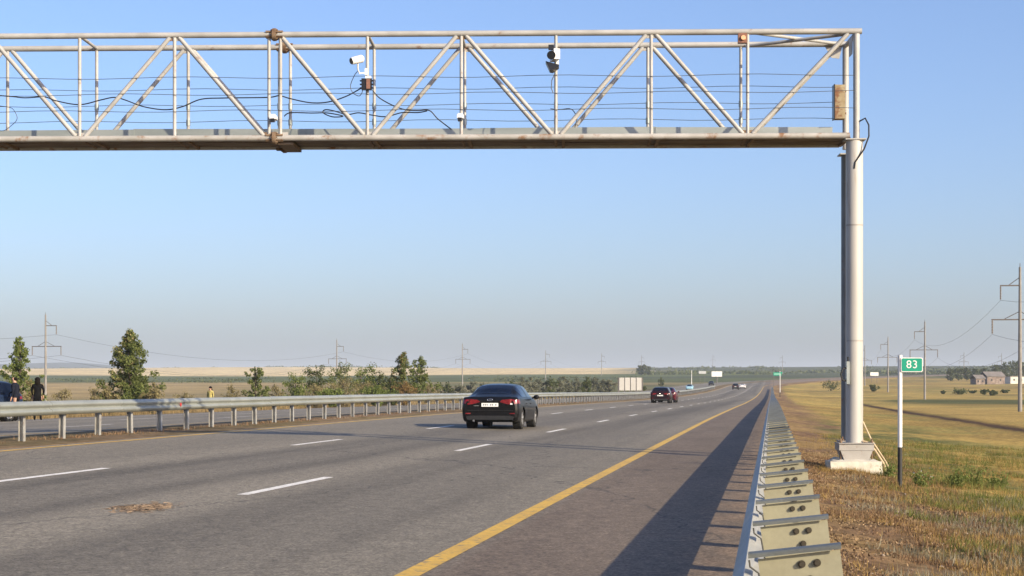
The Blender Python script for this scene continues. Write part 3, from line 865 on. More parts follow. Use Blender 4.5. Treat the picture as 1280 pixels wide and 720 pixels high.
# loose cables strung along the truss
def cable(pts, r, label, dy=.1, mt='cable'):
    P = np.array([(LX(p[0]), dy + (p[2] if len(p) > 2 else 0), LZ(p[1])) for p in pts])
    tt = np.arange(len(P)); qq = np.linspace(0, len(P)-1, len(P)*7)
    # smooth (Catmull) curve
    out = []
    for q in qq:
        i = min(int(q), len(P)-2); f = q - i
        p0, p1, p2, p3 = P[max(i-1, 0)], P[i], P[i+1], P[min(i+2, len(P)-1)]
        out.append(.5*((2*p1) + (-p0+p2)*f + (2*p0-5*p1+4*p2-p3)*f*f + (-p0+3*p1-3*p2+p3)*f**3))
    o = MB().tube(out, r, 6).build('loose_cable', M[mt], None, (gx, gy, 0), G_ANG)
    return tag(o, label, 'cable')
cable([(-90, 118), (-40, 112), (0, 114), (20, 116), (45, 115), (60, 120), (90, 125), (118, 119), (135, 116), (150, 120), (172, 128), (200, 132), (222, 128), (245, 119), (275, 117.5), (330, 117), (345, 115), (360, 119), (385, 124), (408, 123), (430, 116), (447, 107), (452, 104)], .0125, 'long dark cable sagging along the left half of the gantry to the junction box')
cable([(350, 140), (358, 135.5), (385, 136), (405, 136), (425, 140), (412, 141), (400, 136), (402, 132), (412, 133), (430, 138), (445, 136), (462, 139), (480, 141), (500, 136), (520, 136), (532, 134)], .012, 'looped dark cable hanging low on both sides of the junction box strut', .2)
cable([(463, 108), (472, 118), (490, 128), (505, 133), (520, 134), (535, 134), (545, 144), (555, 152), (563, 158)], .0125, 'dark cable running from the junction box down to a loose end at the walkway', .15)
cable([(446, 87), (442, 92), (437, 105), (440, 114), (448, 118), (452, 112), (450, 108)], .0075, 'thin lead looping from the bullet camera into the junction box', -.1)
cable([(688, 132), (700, 133), (712, 132), (718, 136), (721, 145), (719, 156)], .009, 'short thin cable arching to the walkway beside the middle camera strut', .2)
cable([(-30, 150), (-10, 158), (4, 150), (10, 142), (6, 132), (0, 128), (-14, 126)], .006, 'thin wire coil at the left edge of the gantry view', .1)

# ------------------------------------------------------------------ kilometre sign
sx_, sy_ = place(1125, 28.0); sz = gzf(sx_, sy_)
km = thing('kilometre_sign', 'green kilometre sign reading 83 on a white post with black foot', 'sign', (sx_, sy_, sz), TH - R(4))
um = 28.0 / F
PTOP = ztop(444, 28) - sz; PSPL = ztop(559, 28) - sz
MB().tube([(0, 0, PSPL), (0, 0, PTOP)], .038, 14).build('post', M['sign_white'], km)
MB().tube([(0, 0, -.3), (0, 0, PSPL - .002)], .0385, 14).build('post_foot', M['sign_black'], km)
zc = ztop(456, 28) - sz; xs_ = 14 * um
def rrect(w, h, r, n=5):
    out = []
    for cx, cz, a0 in ((w/2-r, h/2-r, 0), (-w/2+r, h/2-r, 90), (-w/2+r, -h/2+r, 180), (w/2-r, -h/2+r, 270)):
        for k in range(n+1):
            a = R(a0 + 90*k/n); out.append((cx + r*math.cos(a), cz + r*math.sin(a)))
    return out
pw, ph = 27*um, 18*um
MB().prism([(x + xs_, z + zc) for x, z in rrect(pw, ph, .03)], -.052, -.044, 'y').build('panel_border', M['sign_white'], km, smooth=0)
MB().prism([(x + xs_, z + zc) for x, z in rrect(pw - .028, ph - .028, .022)], -.056, -.0525, 'y').build('panel', M['sign_green'], km, smooth=0)
def text_mesh(txt, size, name, m, extrude=.0015):
    cu = bpy.data.curves.new('lettering_curve', 'FONT'); cu.body = txt; cu.size = size; cu.align_x = 'CENTER'; cu.align_y = 'CENTER'; cu.extrude = extrude; cu.space_character = 1.08
    to = bpy.data.objects.new('lettering_tmp', cu); COL.objects.link(to)
    bpy.context.view_layer.update()
    me = bpy.data.meshes.new_from_object(to.evaluated_get(bpy.context.evaluated_depsgraph_get()))
    bpy.data.objects.remove(to); bpy.data.curves.remove(cu)
    me.name = name; me.materials.clear(); me.materials.append(m)
    return me
tx = obj('lettering', text_mesh('83', .19, 'lettering', M['sign_white']), km, (xs_, -.0585, zc)); tx.rotation_euler = (math.pi/2, 0, 0)

# ------------------------------------------------------------------ vehicles
SEDAN = dict(st=[  # y, half width, z bottom, z belt, belt half width, z top, roof half width
    (0.00, .78, .36, .88, .72, .92, .52), (0.05, .86, .26, .96, .80, 1.00, .60), (.14, .885, .22, 1.0, .835, 1.05, .64), (.50, .90, .20, .995, .845, 1.085, .62),
    (.70, .90, .19, .99, .85, 1.15, .60), (1.05, .90, .19, .985, .85, 1.32, .565), (1.40, .90, .19, .975, .85, 1.425, .56), (2.0, .90, .19, .96, .85, 1.46, .57),
    (2.6, .90, .19, .945, .85, 1.435, .565), (3.0, .90, .19, .93, .85, 1.28, .60), (3.35, .90, .19, .92, .845, 1.07, .66), (3.5, .90, .19, .90, .84, .98, .68),
    (4.1, .88, .20, .80, .80, .86, .62), (4.45, .80, .24, .66, .72, .72, .55), (4.57, .66, .34, .50, .60, .56, .45)],
    wheels=(.92, 3.62), rw=.325, rear=(.66, 1.38), side=((.98, 1.95), (2.03, 2.95)), front=(2.68, 3.42), L=4.57)
SUV = dict(st=[
    (0.00, .80, .42, .98, .74, 1.04, .58), (.05, .88, .32, 1.05, .82, 1.12, .64), (.14, .90, .28, 1.06, .85, 1.30, .66), (.35, .91, .26, 1.05, .86, 1.52, .64),
    (.62, .91, .25, 1.04, .865, 1.62, .62), (1.2, .915, .24, 1.03, .865, 1.66, .62), (2.0, .915, .24, 1.01, .865, 1.67, .62), (2.55, .915, .24, 1.0, .865, 1.64, .61),
    (2.95, .915, .24, .99, .86, 1.45, .64), (3.3, .91, .24, .98, .86, 1.2, .69), (3.45, .91, .25, .97, .85, 1.08, .71), (4.0, .90, .27, .92, .82, .99, .66), (4.28, .84, .3, .80, .76, .84, .58), (4.4, .7, .42, .60, .64, .66, .48)],
    wheels=(.86, 3.46), rw=.35, rear=(.12, .50), side=((.55, 1.4), (1.45, 2.1), (2.16, 2.85)), front=(2.66, 3.36), L=4.4)
def car_grid(spec, nu, mseg):
    st = spec['st']
    Y = np.array([s[0] for s in st])
    rows = []
    for (y, w, zb_, zbl, wb, zt, wr) in st:
        gh = zt - zbl
        rows.append([(0, zb_), (w*.82, zb_), (w*.955, zb_+.07), (w, zb_ + (zbl-zb_)*.45), (w*.985, zb_ + (zbl-zb_)*.75), (wb*1.012, zbl - .02), (wb*.985, zbl + min(.02, gh*.2)),
                     (wb*.45 + wr*.55, zbl + gh*.55), (wr*1.03, zt - gh*.16 if gh > .2 else zt - gh*.35), (wr*.86, zt - min(.035, gh*.12)), (wr*.45, zt - .006), (0, zt)])
    rows = np.array(rows)                                    # st, row, 2
    nr = rows.shape[1]
    vq = np.concatenate([np.linspace(i, i+1, mseg, endpoint=False) for i in range(nr-1)] + [[nr-1]])
    extra = list(spec['rear']) + list(spec['front']) + [v for s in spec['side'] for v in s]
    yq = np.unique(np.round(np.concatenate([np.linspace(0, spec['L'], nu), extra]), 4))
    A = pchip(Y, rows.reshape(len(st), -1), yq).reshape(len(yq), nr, 2)
    B = pchip(np.arange(nr), A.transpose(1, 0, 2).reshape(nr, -1), vq).reshape(len(vq), len(yq), 2).transpose(1, 0, 2)
    return yq, vq, B
def make_car(spec, pmat, name, label, cat, loc, rz, nu=110, mseg=5, detail=True, group=None, zs=1.0):
    root = thing(name, label, cat, loc, rz, group)
    yq, vq, B = car_grid(spec, nu, mseg)
    ny_, nv = B.shape[:2]
    Vr = np.stack([B[..., 0], np.repeat(yq[:, None], nv, 1), B[..., 1]], -1)
    Vl = Vr.copy(); Vl[..., 0] *= -1
    Vall = np.concatenate([Vr, Vl[:, ::-1]], 1)          # around: bottom centre -> right -> top -> left -> bottom
    nn = Vall.shape[1]
    cen = .25 * (Vall[:-1, :-1] + Vall[1:, :-1] + Vall[1:, 1:] + Vall[:-1, 1:])
    v2 = np.concatenate([vq, vq[::-1]]); vc = .5 * (v2[:-1] + v2[1:])
    def sub(maskf, push=0.0):
        a = np.arange(ny_ * nn).reshape(ny_, nn)
        Ff = np.stack([a[:-1, :-1], a[:-1, 1:], a[1:, 1:], a[1:, :-1]], -1)
        mk = maskf(cen[..., 0], cen[..., 1], cen[..., 2], np.repeat(vc[None], ny_-1, 0))
        Fs = Ff[mk]
        VV = Vall.reshape(-1, 3).copy()
        if push:
            du = np.gradient(Vall, axis=0); dv = np.gradient(Vall, axis=1)
            nrm = np.cross(dv.reshape(-1, 3), du.reshape(-1, 3)); nrm /= np.linalg.norm(nrm, axis=1)[:, None] + 1e-9
            c0 = np.array([0, 0, .7]); 
            sgn = np.sign(((VV - np.array([0, 1, 0])*VV[:, 1:2] - c0) * nrm).sum(1)); nrm *= np.where(sgn == 0, 1, sgn)[:, None]
            VV = VV + nrm * push
        ids, inv = np.unique(Fs.ravel(), return_inverse=True)
        return VV[ids], inv.reshape(-1, 4)
    rw = spec['rw']; R_ = rw + .055
    def arch(x, y, z):
        m = np.zeros_like(x, bool)
        for wy in spec['wheels']:
            m |= ((y - wy)**2 + (z - rw)**2 < R_**2) & (np.abs(x) > .62)
        return m
    VV, FF = sub(lambda x, y, z, v: ~arch(x, y, z) & (v > .99))
    body = obj('body', npmesh('body', VV, FF, pmat, True), root)
    body.data.set_sharp_from_angle(angle=R(50))
    # end panels
    for (k, nm) in ((0, 'rear_panel'), (ny_-1, 'front_panel')):
        ringp = [tuple(p) for p in Vall[k]]
        e = MB(); e.add(ringp, [tuple(range(len(ringp)))]); e.build(nm, pmat, root, smooth=0)
    # underbody and wheel housings
    w0 = .70
    ub = MB(); ub.box((0, spec['L']/2, .36), (2*w0, spec['L']*.93, .28)); ub.build('underbody', M['underbody'], root)
    for wy in spec['wheels']:
        for sg in (-1, 1):
            hs = MB(); hs.tube([(sg*.60, wy, rw), (sg*.601, wy, rw), (sg*.84, wy, rw)], [.01, R_*.98, R_*.98], 20, cap=False)
            hs.build('wheel_housing', M['underbody'], root)
    # glass
    r0, r1 = spec['rear']; f0, f1 = spec['front']
    g1 = sub(lambda x, y, z, v: (v > 8.75) & (y > r0) & (y < r1), .006); obj('rear_window', npmesh('rear_window', *g1, M['glass'], True), root)
    g2 = sub(lambda x, y, z, v: (v > 8.75) & (y > f0) & (y < f1), .006); obj('windscreen', npmesh('windscreen', *g2, M['glass'], True), root)
    for (a, b_) in spec['side']:
        for sgn in (1, -1):
            gs_ = sub(lambda x, y, z, v: (v > 6.15) & (v < 7.95) & (y > a) & (y < b_) & (x*sgn > 0), .006)
            obj('side_window', npmesh('side_window', *gs_, M['glass'], True), root)
    # wheels
    for wy in spec['wheels']:
        for sgn in (1, -1):
            xo = sgn * .865
            ty = MB(); n = 28
            prof = [(.20, rw-.10), (.20, rw-.03), (.17, rw), (.03, rw), (0, rw-.03), (-.004, rw-.09), (.02, rw-.11)]
            vs = []; fs = []
            for p in prof:
                for k in range(n):
                    a = 2*math.pi*k/n; vs.append((xo - sgn*p[0], wy + p[1]*math.cos(a), rw + p[1]*math.sin(a)))
            for i in range(len(prof)-1):
                for k in range(n): fs.append((i*n+k, i*n+(k+1) % n, (i+1)*n+(k+1) % n, (i+1)*n+k))
            ty.add(vs, fs)
            wo_ = ty.build('wheel', M['tyre'], root)
            rm = MB(); rr = rw - .10
            rm.tube([(xo - sgn*.05, wy, rw), (xo - sgn*.06, wy, rw)], rr, 24)
            for k in range(5):
                a = 2*math.pi*k/5 + .3
                rm.box((xo - sgn*.03, wy + .5*rr*math.cos(a), rw + .5*rr*math.sin(a)), (.035, .06, rr*.95), Matrix.Rotation(a - math.pi/2, 3, 'X'))
            rm.tube([(xo - sgn*.02, wy, rw), (xo - sgn*.05, wy, rw)], .06, 12)
            rm.build('rim', M['rim'], wo_)
    if detail:
        # tail lamps: lens wrapping the corner
        hz = .88 if spec is SEDAN else .95
        for sgn in (1, -1):
            lp = MB()
            pts = [(.30, hz-.01), (.38, hz+.055), (.62, hz+.075), (.76, hz+.03), (.80, hz-.03), (.74, hz-.075), (.55, hz-.085), (.40, hz-.05)]
            pl = [(sgn*p[0], p[1]) for p in pts]
            lp.prism([(sgn*a, b) for a, b in ((.30, hz-.01), (.38, hz+.055), (.62, hz+.075), (.62, hz-.085), (.55, hz-.085), (.40, hz-.05))], -.018, .09, 'y')
            n = 4; q4 = [(sgn*.62, -.018, hz-.085), (sgn*.62, -.018, hz+.075), (sgn*.78, .05, hz+.03), (sgn*.78, .05, hz-.06)]
            lp.add(q4 + [(p[0], p[1] + .1, p[2]) for p in q4], [(0, 1, 2, 3), (7, 6, 5, 4), (0, 4, 5, 1), (1, 5, 6, 2), (2, 6, 7, 3), (3, 7, 4, 0)])
            t_ = lp.build('tail_lamp', M['tail'], root, smooth=0)
            MB().box((sgn*.66, -.012, hz - .075), (.07, .02, .045)).build('glint_lens', M['white_plastic'] if sgn > 0 else M['tail'], t_)  # white on the right lamp only: a sun glint painted in
            gs_ = sub(lambda x, y, z, v: (x*sgn > .55) & (y < .30) & (z > hz-.06 - .0*y) & (z < hz+.055), .007)
            if len(gs_[1]): obj('side_lens', npmesh('side_lens', *gs_, M['tail'], True), t_)
            MB().box((sgn*.66, .01, .50), (.20, .05, .035), Matrix.Rotation(-sgn*.25, 3, 'Z')).build('rear_reflector', M['tail'], root)
            mr_ = MB(); mr_.ball((sgn*.99, 2.95 if spec is SEDAN else 2.85, spec['st'][8][3] + .06), (.10, .06, .075), 12, 8); mr_.tube([(sgn*.85, 2.97, spec['st'][8][3]+.02), (sgn*.95, 2.96, spec['st'][8][3]+.04)], .025, 6)
            mr_.build('wing_mirror', pmat, root)
            MB().box((sgn*.895, 1.55, .80), (.02, .16, .025)).build('door_handle', M['trim'], root)
            MB().box((sgn*.895, 2.45, .79), (.02, .16, .025)).build('door_handle', M['trim'], root)
        pz = .775
        pl = MB(); pl.prism([(x, z + pz) for x, z in rrect(.52, .118, .012)], -.022, -.008, 'y'); po = pl.build('number_plate', M['plate'], root, smooth=0)
        for k in range(8):
            if k in (3, 6): continue
            MB().box((-.19 + k*.054, -.0235, pz), (.03, .002, .045)).build('plate_mark', M['plate_ink'], po)
        bz = hz + .075
        ring_ = MB()
        pts = [(.075*math.cos(a), -.004, bz - .02 + .036*math.sin(a)) for a in np.linspace(0, 2*math.pi, 22)]
        ring_.tube(pts, .007, 6); ring_.box((-.025, -.004, bz-.02), (.012, .012, .055), Matrix.Rotation(.25, 3, 'Y')); ring_.box((.025, -.004, bz-.02), (.012, .012, .055), Matrix.Rotation(.25, 3, 'Y')); ring_.box((0, -.004, bz-.02), (.055, .012, .012))
        ring_.build('badge', M['chrome'], root)
        MB().box((-.42, -.0, .745), (.16, .01, .022)).build('script_badge', M['chrome'], root)
        bl = MB(); bl.prism([(-.70, .30), (.70, .30), (.74, .40), (.60, .43), (-.60, .43), (-.74, .40)], -.03, .05, 'y'); bl.build('bumper_insert', M['trim'], root, smooth=0)
        MB().box((0, -.012, .60), (1.40, .03, .012)).build('bumper_crease', M['trim'], root)
        MB().tube([(-.5, -.02, .27), (-.5, .3, .27)], .035, 10).build('exhaust_pipe', M['chrome'], root)
    root.scale = (1, 1, zs)
    return root
P_BLACK = paint('paint_black', (.006, .006, .007)); P_MAROON = paint('paint_maroon', (.014, .005, .008)); P_RED = paint('paint_red', (.075, .010, .016))
P_WHITE = paint('paint_white', (.72, .73, .74)); P_DARK = paint('paint_dark_grey', (.02, .021, .024)); P_LBLUE = paint('paint_light_blue', (.30, .50, .60)); P_NAVY = paint('paint_navy', (.012, .022, .05))
def on_road(u, y): return (u + float(road_c(y)), y, zroad(u, y) + .004)
make_car(SEDAN, P_BLACK, 'sedan_car', 'black saloon car with red tail lamps driving away in the middle lane', 'car', on_road(-8.48, 49.2), R(-.3), nu=170, mseg=6, zs=.955)
make_car(SUV, P_MAROON, 'hatchback_car', 'dark maroon hatchback driving away in the middle distance, behind a red car', 'car', on_road(-9.95, 148.0), 0, zs=.88)
make_car(SEDAN, P_RED, 'sedan_car', 'red car just ahead of the dark maroon hatchback', 'car', on_road(-9.95, 157.0), 0, nu=70, mseg=4)
make_car(SUV, P_DARK, 'distant_car', 'small dark car driving away far along the near carriageway', 'car', on_road(-9.6, 440.0), 0, nu=50, mseg=3)
make_car(SEDAN, P_WHITE, 'distant_car', 'small white car far ahead, beside the far dark car on the near carriageway', 'car', on_road(-8.3, 470.0), 0, nu=50, mseg=3)
make_car(SEDAN, P_LBLUE, 'distant_car', 'pale blue car coming towards the camera on the far carriageway', 'car', (-20.6, 420, zroad(-20.6, 420)), math.pi, nu=50, mseg=3)
make_car(SEDAN, P_DARK, 'distant_car', 'small dark car on the far carriageway beneath the white billboard', 'car', (-20.7 + float(road_c(556)), 560, zroad(-20.7, 560)), math.pi, nu=50, mseg=3)
# parked car cut by the left picture edge
pcx, pcy = place(20, 66.5)
make_car(SUV, P_NAVY, 'parked_car', 'dark blue car parked on the far shoulder at the left picture edge', 'car', (-30.75, 62.6, zroad(-30.75, 64)), R(168), nu=90, mseg=5)

# ------------------------------------------------------------------ people
def person(name, label, loc, rz, top, legs, bald=False, lean=0.0, arms=((.22, .05, .95), (-.22, .05, .95)), h=1.72, hair=True):
    k = h / 1.72
    vts = []; eds = []; rad = []
    def v(p, r):
        vts.append((p[0]*k, (p[1] + lean*max(0, p[2]-.95))*k, p[2]*k)); rad.append(r*k); return len(vts)-1
    def e(a, b): eds.append((a, b))
    pel = v((0, 0, .95), .15)
    ab = v((0, 0, 1.10), .14); ch = v((0, .0, 1.30), .165); sh_ = v((0, 0, 1.43), .12); nk = v((0, .0, 1.50), .058); hd0 = v((0, .015, 1.57), .08); hd1 = v((0, .02, 1.645), .092); hd2 = v((0, .01, 1.70), .06)
    for a, b in ((pel, ab), (ab, ch), (ch, sh_), (sh_, nk), (nk, hd0), (hd0, hd1), (hd1, hd2)): e(a, b)
    for sg, hand in zip((1, -1), arms):
        s0 = v((sg*.17, 0, 1.41), .072); e(sh_, s0)
        el = v(((sg*.22 + hand[0])/2 + sg*.03, hand[1]*.35 - .03, (1.41 + hand[2])/2 - .01), .047); e(s0, el)
        wr_ = v(hand, .028); e(el, wr_)
        pm = v((hand[0], hand[1] + .02, hand[2] - .07), .032); e(wr_, pm)
        for q in range(4):
            f1 = v((hand[0] + (q-1.5)*.017, hand[1] + .03, hand[2] - .13 - .008*(q in (1, 2))), .0095); e(pm, f1)
            f2 = v((hand[0] + (q-1.5)*.018, hand[1] + .05, hand[2] - .165 - .01*(q in (1, 2))), .008); e(f1, f2)
        th1 = v((hand[0] - sg*.035, hand[1] + .04, hand[2] - .09), .011); e(pm, th1)
    for sg in (1, -1):
        hp_ = v((sg*.10, 0, .88), .105); e(pel, hp_)
        kn = v((sg*.11, .02, .50), .066); e(hp_, kn)
        an_ = v((sg*.12, -.01, .10), .045); e(kn, an_)
        to = v((sg*.13, .14, .045), .04); e(an_, to)
    me = bpy.data.meshes.new('body'); me.from_pydata(vts, eds, [])
    root = thing(name, label, 'person', loc, rz)
    o = obj('body', me, root)
    md = o.modifiers.new('skin', 'SKIN')
    for i, r in enumerate(rad): me.skin_vertices[0].data[i].radius = (r, r)
    me.skin_vertices[0].data[pel].use_root = True
    o.modifiers.new('sub', 'SUBSURF').levels = 1; o.modifiers['sub'].render_levels = 1
    bpy.context.view_layer.update()
    m2 = bpy.data.meshes.new_from_object(o.evaluated_get(bpy.context.evaluated_depsgraph_get()))
    o.modifiers.clear(); o.data = m2
    m2.materials.clear()
    for mm in (top, legs, M['skin']): m2.materials.append(mm)
    hand_z = [a[2]*k for a in arms]
    for p in m2.polygons:
        z = p.center.z; x = p.center.x
        mi = 0 if z > .93*k else 1
        if z > 1.50*k: mi = 2
        if abs(x) > .15*k and z < min(hand_z) + .0 and z > min(hand_z) - .22*k: mi = 2
        if z < .10*k: mi = 1
        p.material_index = mi; p.use_smooth = True
    hy = lean * .7 * k
    fc = MB()
    fc.ball((0, (.105 + lean*.66)*k, 1.60*k), (.014, .022, .026), 8, 5)
    for sg in (1, -1): fc.ball((sg*.088*k, (.01 + lean*.66)*k, 1.61*k), (.014, .024, .034), 8, 5)
    fc.build('face_features', M['skin'], root)
    ey = MB()
    for sg in (1, -1): ey.ball((sg*.033*k, (.092 + lean*.68)*k, 1.632*k), (.011, .009, .008), 8, 5)
    ey.ball((0, (.098 + lean*.66)*k, 1.563*k), (.024, .008, .006), 8, 5)
    ey.build('eyes_and_mouth', M['hair'], root)
    if hair:
        hr = MB()
        if bald: hr.ball((0, (-.035 + lean*.68)*k, 1.63*k), (.090*k, .075*k, .07*k), 12, 8)
        else:
            hr.ball((0, (-.012 + lean*.70)*k, 1.655*k), (.112*k, .108*k, .105*k), 14, 9); hr.ball((0, (-.055 + lean*.6)*k, 1.53*k), (.115*k, .075*k, .14*k), 12, 8)
        hr.build('hair', M['hair'], root)
    return root
px_, py_ = place(47, 66); person('person', 'person with long dark hair in black clothes seen from behind beside the parked car', (px_, py_, gzf(px_, py_)+.0), R(20), M['cloth_black'], M['cloth_black'], arms=((.20, .16, 1.05), (-.20, .14, 1.02)), h=1.72)
px_, py_ = place(20.5, 65); person('person', 'person in dark jacket with short hair leaning by the blue car', (px_, py_, zroad(-30, 65)), R(95), M['cloth_navy'], M['cloth_black'], bald=True, lean=.12, arms=((.16, .32, 1.08), (-.22, .1, .95)), h=1.78)
px_, py_ = place(263, 100); person('person', 'person in yellow safety vest standing in the dry meadow behind the guardrail', (px_, py_, gzf(px_, py_)), R(160), M['hi_vis'], M['cloth_navy'], h=1.62)

# ------------------------------------------------------------------ debris on the road
dbx, dby = place(182, 18.0); dbz = zroad(dbx, dby)
n = 1500
a_ = rng.random(n)*2*math.pi; r_ = np.abs(rng.normal(0, .5, n))
cx_ = r_*np.cos(a_)*.26 - (rng.random(n) < .15)*rng.random(n)*.30; cy_ = r_*np.sin(a_)*.62
hgt = np.clip(1 - r_, 0, 1)*.012
an = rng.random(n)*math.pi; ln = .03 + rng.random(n)*.07; wd_ = .0012 + rng.random(n)*.0025
V_ = np.zeros((n, 4, 3))
for k, (sa, sb) in enumerate(((-1, -1), (1, -1), (1, 1), (-1, 1))):
    V_[:, k, 0] = cx_ + sa*ln/2*np.cos(an) - sb*wd_*np.sin(an)
    V_[:, k, 1] = cy_ + sa*ln/2*np.sin(an) + sb*wd_*np.cos(an)
    V_[:, k, 2] = hgt + .004 + rng.random(n)*.006 + sa*rng.normal(0, .004, n)
V_[..., 2] = np.maximum(V_[..., 2], .003)
M['straw'] = leaf_mat('straw_litter', (.27, .20, .14), (.40, .30, .21), .3)
dm = npmesh('road_debris', V_.reshape(-1, 3), np.arange(n*4).reshape(-1, 4), M['straw'])
tag(obj('road_debris', dm, None, (dbx, dby, dbz), TH), 'flattened heap of reddish-brown straw litter lying on the asphalt', 'debris', kind='thing')

# ------------------------------------------------------------------ power line poles and wires
def pole_parts():
    root = obj('power_pole', None)
    MB().tube([(0, 0, -1.5), (0, 0, 8), (0, 0, 15.7)], [.24, .19, .13], 10).build('shaft', M['pole_conc'], root)
    MB().tube([(0, 0, 15.7), (0, 0, 16.1)], .04, 5).build('spike', M['arm_steel'], root)
    def arm(x, z, nm='cross_arm'):
        a = MB(); a.box((x/2, 0, z), (abs(x), .14, .14)); a.tube([(0, 0, z + .9), (x*.55, 0, z + .06)], .045, 5)
        ao = a.build(nm, M['arm_steel'], root)
        s = MB(); zz = z - .08
        pts = []; rs = []
        for k in range(9):
            pts += [(x*.97, 0, zz - k*.17), (x*.97, 0, zz - k*.17 - .085)]; rs += [.05, .11]
        s.tube(pts, rs, 6); s.build('insulator_string', M['insulator'], root)
    arm(-2.1, 13.7); arm(-3.0, 10.0); arm(2.6, 10.0)
    return root
ATT = [(-2.04, 12.1), (-2.91, 8.4), (2.52, 8.4)]
proto = pole_parts()
def pole_row(spots, side, mirror=1):
    tips = []
    for k, (x, y, label, sc) in enumerate(spots):
        z = gzf(x, y)
        o = proto if (pole_row.first) else copy_tree(proto)
        pole_row.first = False
        o.location = (x, y, z); o.scale = (mirror*sc, sc, sc)
        tag(o, label, 'power pole', side)
        tips.append([(x + mirror*ax*sc, y, z + az*sc) for ax, az in ATT])
    return tips
pole_row.first = True
def wires(tips, label, rad):
    for c in range(3):
        pts = []
        for a, b in zip(tips[:-1], tips[1:]):
            A, B_ = Vector(a[c]), Vector(b[c]); L_ = (B_ - A).length
            for k in range(12):
                f = k/12; p = A.lerp(B_, f); p.z -= 4*f*(1-f)*L_*.018; pts.append(p)
        pts.append(Vector(tips[-1][c]))
        o = MB().tube(pts, rad, 4).build('power_wire', M['wire'], None)
        tag(o, label[c], 'power wire', 'overhead wires')
rspots = []
for px_, D, lab in ((1275, 178, 'tall concrete power pole cut by the right picture edge'), (1156, 332, 'concrete power pole directly behind the green kilometre sign'), (1110, 470, 'power pole just right of the gantry column, nearer of the two there'), (1081, 640, 'power pole close to the gantry column, farther of the two there')):
    x, y = place(px_, D); rspots.append((x, y, lab, 1.0))
x0, y0 = rspots[0][:2]
tipsr = pole_row(rspots, 'power poles right of the road')
near_tip = [(a[0] - 2, a[1] - 150, a[2] + .3) for a in tipsr[0]]
wires([near_tip] + tipsr, ['upper power wire on the right-hand pole line', 'outer lower power wire of the right-hand pole line on its road side', 'outer lower power wire of the right-hand pole line on its field side'], .016)
lspots = []
for px_, D, lab in ((57, 293, 'power pole rising between the two left trees'), (421, 490, 'power pole rising behind the roadside shrub thicket'), (578, 660, 'power pole above the roof of the black saloon car, to its left'),
                    (682, 940, 'power pole over the silvery shrub row, right of the black saloon'), (752, 1250, 'distant power pole left of the panelled board'), (802, 1560, 'distant power pole right of the panelled board'), (891, 2100, 'very distant power pole above the white billboard')):
    x, y = place(px_, D); lspots.append((x, y, lab, 1.0 if D < 600 else 1.08))
tipsl = pole_row(lspots, 'power poles left of the road', -1)
far_tip = [(a[0], a[1] - 200, a[2]) for a in tipsl[0]]
wires([far_tip] + tipsl, ['upper power wire on the left-hand pole line', 'outer lower power wire of the left-hand pole line on its field side', 'outer lower power wire of the left-hand pole line on its road side'], .02)
fspots = []
for px_, D, lab in ((1205, 1000, 'far power pole on the horizon left of the farm trees'), (1252, 1150, 'far power pole rising out of the farm trees'), (978, 1400, 'far power pole above the green road sign')):
    x, y = place(px_, D); fspots.append((x, y, lab, 1.0))
pole_row(fspots, 'far power poles')

# ------------------------------------------------------------------ distant boards and signs
def ground_at(px, D):
    x, y = place(px, D); return x, y, gzf(x, y)
# panelled board on posts
M['board_grey'] = mat('board_grey', (.40, .39, .36), (.46, .45, .42), .5, .7)
x, y, z = ground_at(788, 400)
t = thing('panelled_board', 'wide board of four pale vertical panels beyond the far carriageway', 'board', (x, y, z), TH)
s4 = 400 / F
zc0, zc1 = ztop(488, 400) - z, ztop(472, 400) - z
for k in range(4):
    MB().box(((k-1.5)*7.2*s4, 0, (zc0+zc1)/2), (6.2*s4, .12, zc1-zc0)).build('panel', M['board_grey'], t)
for k in range(5):
    MB().box(((k-2)*7.2*s4, .16, (zc1)/2 - .3), (.5, .2, zc1 + .6)).build('post', M['arm_steel'], t)
x, y, z = ground_at(896, 640)
t = thing('billboard', 'white billboard on a single post beside the far road', 'billboard', (x, y, z), TH)
s6 = 640 / F
MB().box((0, 0, ztop(467.5, 640) - z), (13*s6, .3, 6.5*s6)).build('panel', M['sign_white'], t)
MB().box((0, -.16, ztop(467.5, 640) - z), (11*s6, .02, 5*s6)).build('poster', mat('poster_pale', (.62, .68, .58), (.75, .76, .70), .6, .5), t)
MB().tube([(0, .2, -.5), (0, .2, ztop(470, 640) - z)], .22, 10).build('post', M['arm_steel'], t)
x, y, z = ground_at(878, 700)
t = thing('road_sign', 'small grey road sign left of the white billboard', 'sign', (x, y, z), TH)
s7 = 700 / F
MB().box((0, 0, ztop(465.5, 700) - z), (9*s7, .1, 3.4*s7)).build('panel', mat('sign_grey', (.40, .42, .42), None, 1, .6), t)
for sg in (-1, 1): MB().tube([(sg*1.0, .1, -.4), (sg*1.0, .1, ztop(465.5, 700) - z)], .07, 6).build('post', M['arm_steel'], t)
x, y, z = ground_at(968, 560)
t = thing('direction_sign', 'green direction sign on two posts far along the road', 'sign', (x + 1.0, y, z), TH)
s5 = 560 / F
MB().box((0, 0, ztop(467.5, 560) - z), (10*s5, .1, 4*s5)).build('panel', M['sign_green'], t)
MB().box((0, -.06, ztop(467.5, 560) - z), (8*s5, .01, 1.2*s5)).build('legend_band', mat('legend_pale', (.25, .5, .4), None, 1, .5), t)
for sg in (-1, 1): MB().tube([(sg*1.2, .1, -.4), (sg*1.2, .1, ztop(466, 560) - z)], .07, 6).build('post', M['arm_steel'], t)
x, y, z = ground_at(975, 300)
t = thing('marker_post', 'slim white marker post at the far end of the near guardrail', 'post', (x, y, z), TH)
